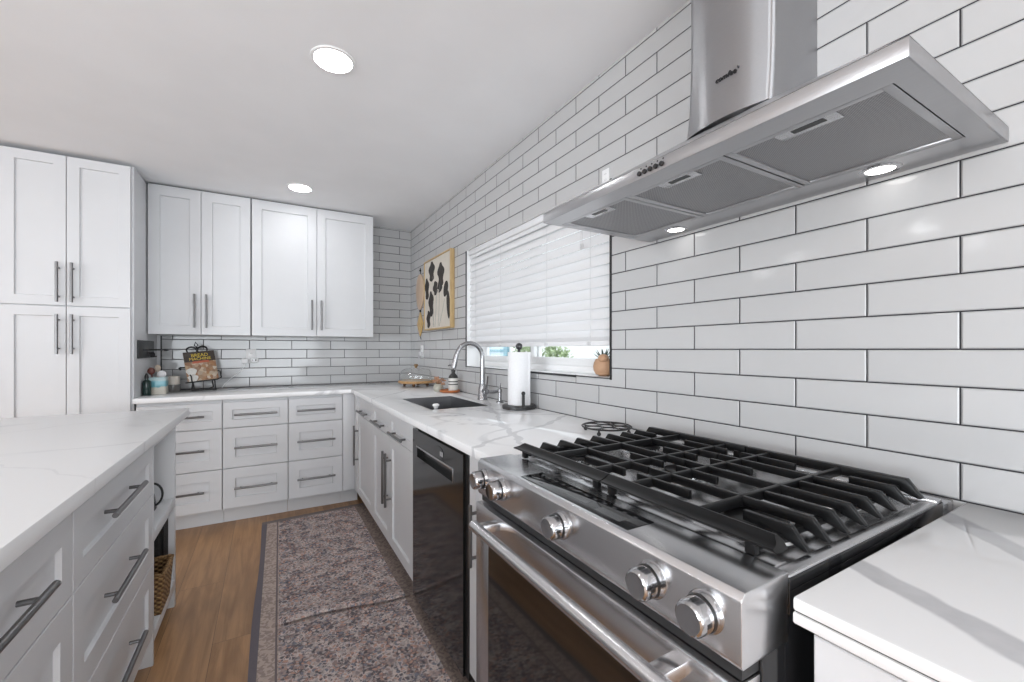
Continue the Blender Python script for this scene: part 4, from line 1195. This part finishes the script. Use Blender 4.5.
# potted plant on the window sill
qx, qy, qz = 0.052, 1.415, WZ0
t_ = thing('potted_succulent', 'round tan pot with a spiky succulent at the near end of the window sill', 'potted plant', (qx, qy, qz))
b = B(); b.lathe([(0, 0.001), (0.022, 0.001), (0.036, 0.008), (0.046, 0.026), (0.048, 0.042), (0.044, 0.060), (0.037, 0.074), (0.034, 0.076), (0.032, 0.074), (0.036, 0.06), (0.030, 0.055), (0, 0.055)], (qx, qy, qz), seg=36, caps=False)
pot = b.build('pot', mats_simple('tan_terracotta', (0.50, 0.30, 0.18), 0.6, 0.88, 14), t_)
b = B(); b.ball((qx - 0.022, qy - 0.020, qz + 0.078), 0.024, 1, 1, 0.8); b.build('rim_lobe', mats_simple('tan_terracotta_lobe', (0.50, 0.30, 0.18), 0.6, 0.88, 14), pot)
random.seed(9)
SUCC = mats_simple('succulent_leaf', (0.05, 0.085, 0.07), 0.5, 0.6, 40)
for k in range(15):
    a = 2 * PI * k / 15 * 1.618 * 2; el = 0.35 + 0.8 * (k / 15)
    d = Vector((math.cos(a) * math.cos(el), math.sin(a) * math.cos(el), math.sin(el)))
    base = Vector((qx + 0.004, qy + 0.008, qz + 0.070))
    L = 0.052
    b = B(); b.tube([base, base + d * L * 0.4, base + d * L * 0.75 + Vector((0, 0, 0.003)), base + d * L + Vector((0, 0, 0.007))], [0.0045, 0.0055, 0.0035, 0.0006], 8, flat=0.5)
    b.build('leaf', SUCC, t_)

# ------------------------------------------------------------------ left end of the back counter
# wall rack on the side of the pantry
t_ = thing('wall_rack', 'black wall rack with a bar and hooks on the pantry side panel', 'rack', (-1.960, 3.80, 1.22))
b = B(); b.box(-1.9645, -1.957, 3.590, 4.020, 1.165, 1.285, 0.002); pl = b.build('back_plate', mats_simple('dark_slate_plate', (0.03, 0.032, 0.034), 0.4, 1.6, 60), t_)
b = B(); b.tube([(-1.957, 3.70, 1.222), (-1.935, 3.70, 1.222), (-1.920, 3.75, 1.222), (-1.872, 3.955, 1.222)], 0.006, 10); b.box(-1.884, -1.862, 3.93, 3.975, 1.212, 1.230, 0.003); b.build('bar', BLACK, t_)
for k in range(5):
    b = B(); yy = 3.84 + k * 0.035
    b.tube([(-1.957, yy, 1.205), (-1.948, yy, 1.195), (-1.944, yy, 1.175), (-1.938, yy, 1.170), (-1.933, yy, 1.178)], 0.003, 8); b.build('hook', WIRE, t_)
bx, by = -1.938, 3.70
t_ = thing('oil_bottle', 'small dark green bottle against the pantry side', 'bottle', (bx, by, CT))
b = B(); b.lathe([(0, 0.0005), (0.0235, 0.0005), (0.0245, 0.003), (0.0245, 0.085), (0.021, 0.098), (0.010, 0.106), (0.0095, 0.114)], (bx, by, CT), seg=28); b.build('body', mat('dark_green_glass', (0.012, 0.032, 0.028), 0.12), t_)
b = B(); b.lathe([(0, 0.1145), (0.011, 0.1145), (0.011, 0.132), (0.008, 0.14), (0.004, 0.15), (0, 0.15)], (bx, by, CT), seg=20); b.build('cap', BLACK, t_)
jx, jy = -1.893, 3.795
t_ = thing('utensil_crock', 'square turquoise and cream crock holding utensils beside the green bottle', 'utensil holder', (jx, jy, CT))
def crock_mat():
    m = mat('turquoise_cream_glaze', (0.6, 0.6, 0.55), 0.2)
    k = N(m); o, x, y, z = k.pos()
    zz = k.math('ADD', z, k.math('MULTIPLY', k.math('SUBTRACT', k.noise(o, 30, 3), 0.5), 0.03))
    c = k.mix(k.ss(zz, 0.045, 0.055), (0.66, 0.63, 0.55), (0.16, 0.43, 0.50))
    c = k.mix(k.ss(zz, 0.083, 0.10), c, (0.45, 0.60, 0.62))
    k.L(c, k.p.inputs['Base Color']); return m
b = B()
b.box(jx - 0.047, jx + 0.047, jy - 0.047, jy + 0.047, CT + 0.0005, CT + 0.006, 0.002)
for (x0, x1, y0, y1) in ((-0.048, -0.043, -0.048, 0.048), (0.043, 0.048, -0.048, 0.048), (-0.043, 0.043, -0.048, -0.043), (-0.043, 0.043, 0.043, 0.048)):
    b.box(jx + x0, jx + x1, jy + y0, jy + y1, CT + 0.004, CT + 0.118, 0.0015)
b.build('crock', crock_mat(), t_)
def spoon(label, x, y, lean, top, m, kind, w_):
    t_ = thing('kitchen_utensil', label, 'utensil', (x, y, CT + 0.0065))
    b = B(); b.tube([(x, y, CT + 0.0075), (x + lean[0] * 0.6, y + lean[1] * 0.6, CT + top * 0.65), (x + lean[0], y + lean[1], CT + top)], 0.0045, 8); b.build('handle', m, t_)
    b = B(); b.ball((x + lean[0] * 1.12, y + lean[1] * 1.12, CT + top + 0.018), 0.022, w_, 0.45 if kind == 'spoon' else 0.2, 1.15); b.build('head', m, t_)
spoon('dark red utensil leaning left in the turquoise crock', jx - 0.020, jy - 0.005, (-0.014, -0.012), 0.142, mats_simple('dark_red_silicone', (0.13, 0.03, 0.02), 0.4), 'spoon', 0.95)
spoon('white spatula at the front of the turquoise crock', jx + 0.012, jy - 0.018, (0.010, -0.006), 0.120, mat('white_silicone', (0.74, 0.74, 0.75), 0.4), 'spoon', 1.15)
spoon('cream spoon at the back of the turquoise crock', jx + 0.002, jy + 0.020, (-0.010, 0.010), 0.160, mats_simple('cream_wood', (0.55, 0.45, 0.36), 0.6), 'spoon', 0.8)
kx, ky = -1.838, 3.965
t_ = thing('lidded_canister', 'cream canister on a dark grey base between crock and cookbook', 'canister', (kx, ky, CT))
b = B(); b.lathe([(0, 0.0005), (0.043, 0.0005), (0.044, 0.004), (0.044, 0.052), (0, 0.052)], (kx, ky, CT), seg=32); b.build('base', mat('smoky_base', (0.15, 0.145, 0.14), 0.25), t_)
b = B(); b.lathe([(0, 0.0525), (0.042, 0.0525), (0.042, 0.108), (0.040, 0.112), (0, 0.113)], (kx, ky, CT), seg=32); b.build('jar', mat('cream_ceramic', (0.62, 0.57, 0.51), 0.35), t_)
t_ = thing('slate_board', 'thin dark slate board lying on the back counter behind canister and easel', 'board', (-1.76, 4.06, CT))
b = B(); b.box(-1.86, -1.69, 4.035, 4.125, CT + 0.0005, CT + 0.007, 0.001); b.build('board', mat('slate', (0.03, 0.03, 0.032), 0.5), t_)

# cookbook on its scroll easel, turned a little toward the room
ex_, ey_ = -1.665, 3.985
yaw = math.radians(14); leanb = math.radians(17); roll = math.radians(-6)
ME = Matrix.Translation((ex_, ey_, CT)) @ Matrix.Rotation(yaw, 4, 'Z')
MB_ = ME @ Matrix.Translation((0, -0.030, 0.068)) @ Matrix.Rotation(-leanb, 4, 'X') @ Matrix.Rotation(roll, 4, 'Y')
t_ = thing('book_easel', 'black wrought iron cookbook easel with scroll top on the back counter', 'book stand', (ex_, ey_, CT))
def world(M, pts): return [tuple(M @ Vector(p)) for p in pts]
ML = ME @ Matrix.Translation((0, -0.030, 0.068)) @ Matrix.Rotation(-leanb, 4, 'X') @ Matrix.Rotation(math.radians(-6), 4, 'Y')
b = B()
b.tube(world(ML, [(-0.060, 0.006, -0.054), (-0.060, 0.006, 0.10), (-0.012, 0.006, 0.215), (0, 0.006, 0.25)]), 0.0048, 8)
b.tube(world(ML, [(0.060, 0.006, -0.054), (0.060, 0.006, 0.10), (0.012, 0.006, 0.215), (0, 0.006, 0.25)]), 0.0048, 8)
b.tube(world(ML, [(-0.060, 0.006, 0.06), (0.060, 0.006, 0.06)]), 0.004, 8)
b.build('back_frame', WIRE, t_)
b = B()
for s in (-1, 1):
    pts = []
    for k in range(15):
        a = PI * 1.55 * k / 14
        pts.append((s * (0.036 - 0.034 * math.cos(a) * (1 - 0.25 * k / 14)), 0.006, 0.252 + 0.026 * math.sin(a)))
    b.tube(world(ML, pts), [0.0078 - 0.0035 * k / 14 for k in range(15)], 8)
b.tube(world(ML, [(-0.011, 0.006, 0.290), (0.0, 0.006, 0.276), (0.011, 0.006, 0.290), (0.0, 0.006, 0.316)]), 0.0045, 8, closed=True)
b.tube(world(ML, [(0, 0.006, 0.245), (0, 0.006, 0.278)]), 0.005, 8)
b.build('scroll_top', WIRE, t_)
b = B()
b.tube(world(ML, [(-0.105, -0.012, 0.002), (-0.105, -0.040, -0.004), (-0.060, -0.042, -0.006), (0.085, -0.042, -0.006), (0.112, -0.042, 0.006), (0.112, -0.040, 0.055), (0.098, -0.036, 0.062)]), 0.0048, 8)
b.tube(world(ML, [(-0.072, -0.042, -0.006), (-0.072, -0.044, 0.040), (-0.078, -0.044, 0.052)]), 0.0045, 8)
b.tube(world(ML, [(-0.060, 0.006, -0.004), (-0.060, -0.042, -0.006)]), 0.0045, 8); b.tube(world(ML, [(0.060, 0.006, -0.004), (0.060, -0.042, -0.006)]), 0.0045, 8)
b.tube(world(ML, [(-0.118, 0.004, 0.125), (-0.128, -0.006, 0.118), (-0.122, -0.010, 0.105)]), 0.006, 8); b.tube(world(ML, [(-0.118, 0.004, 0.125), (-0.05, 0.006, 0.12)]), 0.004, 8)
b.build('ledge', WIRE, t_)
b = B()
b.tube(world(ME, [(-0.075, -0.075, 0.0062), (0.080, -0.075, 0.0062)]), 0.0048, 8)
for s in (-1, 1):
    q = tuple(ML @ Vector((s * 0.068, -0.041, -0.006)))
    b.tube([q, tuple(ME @ Vector((s * 0.073, -0.075, 0.0062)))], 0.0048, 8)
    q2 = tuple(ML @ Vector((s * 0.060, 0.006, -0.050)))
    b.tube([q2, tuple(ME @ Vector((s * 0.060, 0.085, 0.0062)))], 0.0045, 8)
b.build('legs', WIRE, t_)
t_ = thing('cookbook', 'cookbook with yellow title and bread photograph standing on the black easel', 'book', tuple(MB_ @ Vector((0, 0, 0))))
b = B(); b.M = MB_; b.box(-0.093, 0.097, -0.024, -0.004, 0.006, 0.228, 0.001); b.M = Matrix.Identity(4); b.build('pages', mats_simple('cream_pages', (0.62, 0.52, 0.36), 0.8, 0.9, 200), t_)
def food_mat():
    m = mat('bread_photo', (0.4, 0.3, 0.2), 0.3)
    k = N(m); o, x, y, z = k.pos()
    vo = k.n('ShaderNodeTexVoronoi'); vo.inputs['Scale'].default_value = 42; k.L(o, vo.inputs['Vector'])
    s = k.n('ShaderNodeSeparateColor'); k.L(vo.outputs['Color'], s.inputs[0])
    r = k.n('ShaderNodeValToRGB'); k.L(s.outputs[0], r.inputs[0])
    e_ = r.color_ramp.elements
    e_[0].position = 0.0; e_[0].color = (0.20, 0.07, 0.03, 1); e_[1].position = 1.0; e_[1].color = (0.62, 0.56, 0.48, 1)
    for p, c in ((0.25, (0.36, 0.16, 0.06, 1)), (0.45, (0.50, 0.42, 0.33, 1)), (0.6, (0.22, 0.10, 0.05, 1)), (0.8, (0.55, 0.40, 0.24, 1))):
        q = e_.new(p); q.color = c
    nz = k.noise(o, 60, 3)
    k.L(k.mix(k.math('MULTIPLY', nz, 0.4), r.outputs[0], (0.5, 0.38, 0.26)), k.p.inputs['Base Color']); return m
b = B(); b.M = MB_; b.box(-0.095, 0.099, -0.0262, -0.0242, 0.004, 0.230, 0.0006); b.M = Matrix.Identity(4)
cv = b.build('cover', food_mat(), t_)
b = B(); b.M = MB_; b.box(-0.095, 0.099, -0.0268, -0.0263, 0.152, 0.2302); b.M = Matrix.Identity(4); b.build('title_band', mat('dark_brown_print', (0.045, 0.032, 0.026), 0.35), cv)
b = B(); b.M = MB_; b.prism([(-0.050, 0.138), (0.058, 0.142), (0.054, 0.158), (-0.046, 0.154)], lambda u, v, w_: (u, w_, v), -0.0274, -0.0263); b.M = Matrix.Identity(4); b.build('red_ribbon', mat('orange_red_print', (0.50, 0.12, 0.06), 0.35), cv)
b = B(); b.M = MB_
for (u, v, r) in ((-0.062, 0.075, 0.032), (-0.058, 0.026, 0.030)):
    b.prism([(u + r * math.cos(a) * (1 + 0.15 * math.sin(3 * a)), v + r * 0.95 * math.sin(a)) for a in [2 * PI * k / 24 for k in range(24)]], lambda q, w_, s: (q, s, w_), -0.0271, -0.0263)
b.M = Matrix.Identity(4); b.build('white_rolls_print', mats_simple('white_print', (0.72, 0.70, 0.66), 0.35, 0.85, 50), cv)
YEL = mat('yellow_print', (0.75, 0.55, 0.05), 0.35)
MT = MB_ @ Matrix(((1, 0, 0, 0.004), (0, 0, -1, -0.0272), (0, 1, 0, 0.190), (0, 0, 0, 1)))
text_mesh('title', 'BREAD', 0.035, MT, YEL, cv, 0.0005, align='CENTER')
MT = MB_ @ Matrix(((1, 0, 0, 0.004), (0, 0, -1, -0.0272), (0, 1, 0, 0.163), (0, 0, 0, 1)))
text_mesh('title', 'MACHINE', 0.031, MT, YEL, cv, 0.0005, align='CENTER')

# ------------------------------------------------------------------ island niche contents
kx, ky, kz = -1.704, 2.395, 0.5185
t_ = thing('coffee_kettle', 'small black kettle with a loop handle on the island shelf', 'kettle', (kx, ky, kz))
b = B(); b.lathe([(0, 0.0005), (0.046, 0.0005), (0.050, 0.008), (0.044, 0.06), (0.032, 0.10), (0.030, 0.118), (0.034, 0.126), (0, 0.128)], (kx, ky, kz), seg=28); b.build('body', mat('smoky_kettle', (0.03, 0.03, 0.032), 0.15), t_)
b = B(); b.lathe([(0, 0.1285), (0.033, 0.1285), (0.030, 0.140), (0.010, 0.146), (0.010, 0.156), (0, 0.158)], (kx, ky, kz), seg=24); b.build('lid', BLACK, t_)
b = B(); b.tube([(kx + 0.034 + 0.036 * math.sin(PI * q / 12), ky, kz + 0.068 + 0.050 * math.cos(PI * q / 12)) for q in range(13)], 0.0045, 10); b.build('handle', BLACK, t_)
WICK = None
def wicker_mat():
    m = mat('woven_wicker', (0.3, 0.17, 0.07), 0.75)
    k = N(m); o, x, y, z = k.pos()
    a = k.math('SINE', k.math('ADD', k.math('MULTIPLY', k.math('ADD', x, y), 210.0), k.math('MULTIPLY', k.noise(o, 14, 2), 5.0)))
    c = k.math('SINE', k.math('ADD', k.math('MULTIPLY', z, 330.0), k.math('MULTIPLY', k.noise(o, 11, 2), 5.0)))
    h = k.math('MULTIPLY', a, c)
    k.L(k.mix(k.ss(h, -0.6, 0.6), (0.13, 0.06, 0.022), (0.40, 0.24, 0.10)), k.p.inputs['Base Color'])
    k.bump(h, 0.9, 0.006); return m
t_ = thing('wicker_basket', 'brown woven wicker basket poking out of the island niche', 'basket', (-1.74, 2.33, 0.131))
b = B()
zb, zt = 0.1315, 0.292
def bring(z, g): return [(-1.880 - g, 2.225 - g, z), (-1.600 + g, 2.225 - g, z), (-1.600 + g, 2.425 + g, z), (-1.880 - g, 2.425 + g, z)]
loops = [bring(zb, -0.012), bring(zt, 0.0), bring(zt, -0.012), bring(zb + 0.012, -0.022)]
vs = [p for l in loops for p in l]; fs = [(0, 1, 2, 3), (12, 13, 14, 15)]
for i in range(3):
    for k in range(4): fs.append((i * 4 + k, i * 4 + (k + 1) % 4, i * 4 + 4 + (k + 1) % 4, i * 4 + 4 + k))
b.poly(vs, fs); bs = b.build('weave', wicker_mat(), t_)
b = B(); rp = bring(zt + 0.002, -0.006)
for i in range(4):
    p, q = Vector(rp[i]), Vector(rp[(i + 1) % 4])
    n_ = 26
    for ph in (0, PI):
        b.tube([p.lerp(q, k / n_) + Vector((0.004 * math.cos(k * 1.1 + ph), 0.004 * math.cos(k * 1.1 + ph), 0.005 * math.sin(k * 1.1 + ph))) for k in range(n_ + 1)], 0.0055, 7)
b.build('braided_rim', mats_simple('rim_reed', (0.33, 0.19, 0.08), 0.7, 0.5, 120), t_)
t_ = thing('wire_basket', 'tall black wire rack standing behind the wicker basket in the niche', 'basket', (-1.90, 2.49, 0.131))
b = B()
x0, x1, y0, y1, z0, z1 = -2.150, -1.640, 2.446, 2.534, 0.1365, 0.445
for z in (z0, (z0 + z1) / 2, z1): b.tube([(x0, y0, z), (x1, y0, z), (x1, y1, z), (x0, y1, z)], 0.005, 8, closed=True)
b.build('rings', WIRE, t_)
b = B()
for k in range(6):
    yy = y0 + (y1 - y0) * k / 5
    b.tube([(x1, yy, z0), (x1, yy, z1)], 0.0035, 6); b.tube([(x0, yy, z0), (x0, yy, z1)], 0.0035, 6)
for k in range(1, 5):
    xx = x0 + (x1 - x0) * k / 5
    b.tube([(xx, y0, z0), (xx, y0, z1)], 0.0035, 6); b.tube([(xx, y1, z0), (xx, y1, z1)], 0.0035, 6); b.tube([(xx, y0, z0), (xx, y1, z0)], 0.003, 6)
b.build('uprights', WIRE, t_)
t_ = thing('storage_box', 'dark storage box inside the black wire rack', 'box', (-1.90, 2.49, 0.142))
b = B(); b.box(-2.135, -1.655, 2.456, 2.524, 0.1420, 0.395, 0.006); b.build('body', mats_simple('dark_fabric_box', (0.035, 0.033, 0.032), 0.9, 0.7, 90), t_)
b = B(); b.box(-2.138, -1.652, 2.454, 2.526, 0.3955, 0.420, 0.005); b.build('lid', mats_simple('dark_fabric_lid', (0.045, 0.042, 0.04), 0.9, 0.7, 90), t_)

# ------------------------------------------------------------------ rug
def rug_mat():
    m = mat('faded_persian_rug', (0.2, 0.17, 0.16), 0.95, 0, 0.15)
    k = N(m); o, x, y, z = k.pos()
    pal = [(0.0, (0.12, 0.105, 0.12, 1)), (0.2, (0.32, 0.235, 0.225, 1)), (0.38, (0.62, 0.52, 0.485, 1)), (0.52, (0.20, 0.205, 0.25, 1)), (0.66, (0.52, 0.31, 0.25, 1)), (0.8, (0.43, 0.38, 0.365, 1)), (1.0, (0.76, 0.67, 0.62, 1))]
    def ramp(v):
        r = k.n('ShaderNodeValToRGB'); k.L(v, r.inputs[0]); cr = r.color_ramp; cr.interpolation = 'CONSTANT'
        cr.elements[0].position, cr.elements[0].color = pal[0]; cr.elements[1].position, cr.elements[1].color = pal[-1]
        for p, c in pal[1:-1]:
            e_ = cr.elements.new(p); e_.color = c
        return r.outputs[0]
    wob = k.n('ShaderNodeTexNoise'); wob.inputs['Scale'].default_value = 45; k.L(o, wob.inputs['Vector'])
    vadd = k.n('ShaderNodeVectorMath', _operation='MULTIPLY_ADD'); k.L(wob.outputs['Color'], vadd.inputs[0]); vadd.inputs[1].default_value = (0.022, 0.022, 0.0); k.L(o, vadd.inputs[2])
    def vor(scale, feat='F1'):
        v = k.n('ShaderNodeTexVoronoi', _feature=feat, _voronoi_dimensions='2D'); v.inputs['Scale'].default_value = scale; k.L(vadd.outputs[0], v.inputs['Vector']); return v
    v1 = vor(52); s1 = k.n('ShaderNodeSeparateColor'); k.L(v1.outputs['Color'], s1.inputs[0])
    v2 = vor(105); s2 = k.n('ShaderNodeSeparateColor'); k.L(v2.outputs['Color'], s2.inputs[0])
    field = k.mix(k.ss(v1.outputs['Distance'], 0.25, 0.42), ramp(s1.outputs[0]), ramp(s2.outputs[1]))
    ed = vor(52, 'DISTANCE_TO_EDGE')
    line = k.math('SUBTRACT', 1.0, k.ss(ed.outputs['Distance'], 0.03, 0.13))
    field = k.mix(k.math('MULTIPLY', line, 0.75), field, k.mix(k.ss(k.noise(o, 13, 2), 0.45, 0.55), (0.085, 0.075, 0.085), (0.74, 0.64, 0.60)))
    # rosettes on a loose lattice
    gx = k.math('SUBTRACT', k.math('FRACT', k.math('MULTIPLY', k.math('ADD', x, 10), 1 / 0.125)), 0.5)
    gy = k.math('SUBTRACT', k.math('FRACT', k.math('MULTIPLY', k.math('ADD', y, 10), 1 / 0.145)), 0.5)
    rr = k.math('SQRT', k.math('ADD', k.math('MULTIPLY', gx, gx), k.math('MULTIPLY', gy, gy)))
    rr = k.math('ADD', rr, k.math('MULTIPLY', k.math('SUBTRACT', k.noise(o, 70, 2), 0.5), 0.20))
    field = k.mix(k.math('MULTIPLY', k.math('SUBTRACT', 1.0, k.ss(rr, 0.13, 0.17)), 0.55), field, (0.50, 0.40, 0.36))
    field = k.mix(k.math('MULTIPLY', k.math('SUBTRACT', 1.0, k.ss(rr, 0.04, 0.08)), 0.7), field, (0.20, 0.16, 0.18))
    dl = k.math('ADD', x, 1.262); dl = k.math('MULTIPLY_ADD', k.math('SUBTRACT', 3.45, y), 0.021, dl)
    dr = k.math('SUBTRACT', -0.572, x)
    band = k.mix(k.ss(s2.outputs[0], 0.5, 0.6), (0.54, 0.435, 0.38), (0.35, 0.275, 0.245))
    c = k.mix(k.math('LESS_THAN', dl, 0.100), field, band)
    c = k.mix(k.math('LESS_THAN', k.math('ABSOLUTE', k.math('SUBTRACT', dl, 0.092)), 0.004), c, (0.17, 0.14, 0.145))
    c = k.mix(k.math('LESS_THAN', dl, 0.028), c, (0.15, 0.135, 0.155))
    c = k.mix(k.math('LESS_THAN', dr, 0.075), c, k.mix(k.ss(s2.outputs[0], 0.5, 0.6), (0.27, 0.21, 0.18), (0.17, 0.13, 0.115)))
    c = k.mix(k.math('LESS_THAN', k.math('SUBTRACT', 3.46, k.math('MULTIPLY_ADD', x, -0.073, y)), -0.045), c, (0.20, 0.17, 0.165))
    c = k.mix(k.math('MULTIPLY', k.noise(o, 190, 2), 0.22), c, (0.36, 0.305, 0.285))
    k.L(c, k.p.inputs['Base Color'])
    k.bump(k.noise(o, 420, 2), 0.5, 0.003)
    return m
t = bmesh.new()
NX = 56
RYN, RYF = 0.55, 3.46
# rows are dense at the fold that runs across the runner (s = distance beyond the crease)
ss_ = []
q = RYN - 2.127
while q < -0.03: ss_.append(q); q += 0.016
while q < 0.085: ss_.append(q); q += 0.0025
while q < RYF - 2.127: ss_.append(q); q += 0.016
ss_.append(RYF - 2.127)
NY = len(ss_) - 1
top = []
for j, s0 in enumerate(ss_):
    v = j / NY
    row = []
    for i in range(NX + 1):
        u = i / NX
        yb_ = 2.127 + s0
        far = max(0.0, s0 / (RYF - 2.127))
        xl = -1.262 - (3.45 - yb_) * 0.021 + 0.004 * math.sin(yb_ * 5)
        xr = -0.573 + 0.004 * math.sin(yb_ * 3.1)
        x = xl + (xr - xl) * u
        w = max(0.0, 1 - abs(s0) / 0.9)
        y = yb_ + 0.05 * u * far + w * (-(x + 1.222) * 0.11 + 0.012 * math.sin(x * 11))
        z = 0.0065
        fade = min(1, max(0, (x + 1.24) / 0.10)) * (1.0 if x < -0.66 else max(0.15, 1 - (x + 0.66) / 0.07))
        if 0 < s0 < 0.05:       # tucked under, round the nose, back over the top
            p = s0 / 0.05
            ks = [(0, 0, 0), (0.2, 0.020, 0.0015), (0.34, 0.020, 0.009), (0.5, 0.004, 0.0105), (0.62, -0.006, 0.014), (0.76, -0.003, 0.020), (0.88, 0.010, 0.0225), (1.0, 0.05, 0.0215)]
            for (p0, d0, h0), (p1, d1, h1) in zip(ks, ks[1:]):
                if p0 <= p <= p1:
                    f_ = (p - p0) / (p1 - p0)
                    y += fade * ((d0 + (d1 - d0) * f_) - s0)
                    z += fade * (h0 + (h1 - h0) * f_)
                    break
        elif s0 >= 0.05:
            z += fade * 0.0215 * math.exp(-(s0 - 0.05) / 0.06)
        z += 0.0025 * math.exp(-((s0 - 0.36 - 0.1 * x) / 0.04) ** 2) * (0.5 + 0.5 * math.sin(x * 7 + 1))
        z += 0.0025 * math.exp(-((x + 0.655 + 0.02 * math.sin(y * 6)) / 0.018) ** 2) * (0.6 + 0.4 * math.sin(y * 4 + 1))
        row.append(t.verts.new((x, y, z)))
    top.append(row)
for j in range(NY):
    for i in range(NX):
        t.faces.new((top[j][i], top[j][i + 1], top[j + 1][i + 1], top[j + 1][i]))
edge = [top[0][i] for i in range(NX + 1)] + [top[j][NX] for j in range(1, NY + 1)] + [top[NY][i] for i in range(NX - 1, -1, -1)] + [top[j][0] for j in range(NY - 1, 0, -1)]
low = [t.verts.new((w.co.x, w.co.y, 0.0005)) for w in edge]
for k in range(len(edge)): t.faces.new((edge[k], low[k], low[(k + 1) % len(edge)], edge[(k + 1) % len(edge)]))
bmesh.ops.recalc_face_normals(t, faces=list(t.faces))
b = B(); b.add(t)
o = b.build('runner_rug', rug_mat(), sharp=60)
tag(o, 'long faded floral runner rug with a fold on the oak floor', 'rug')
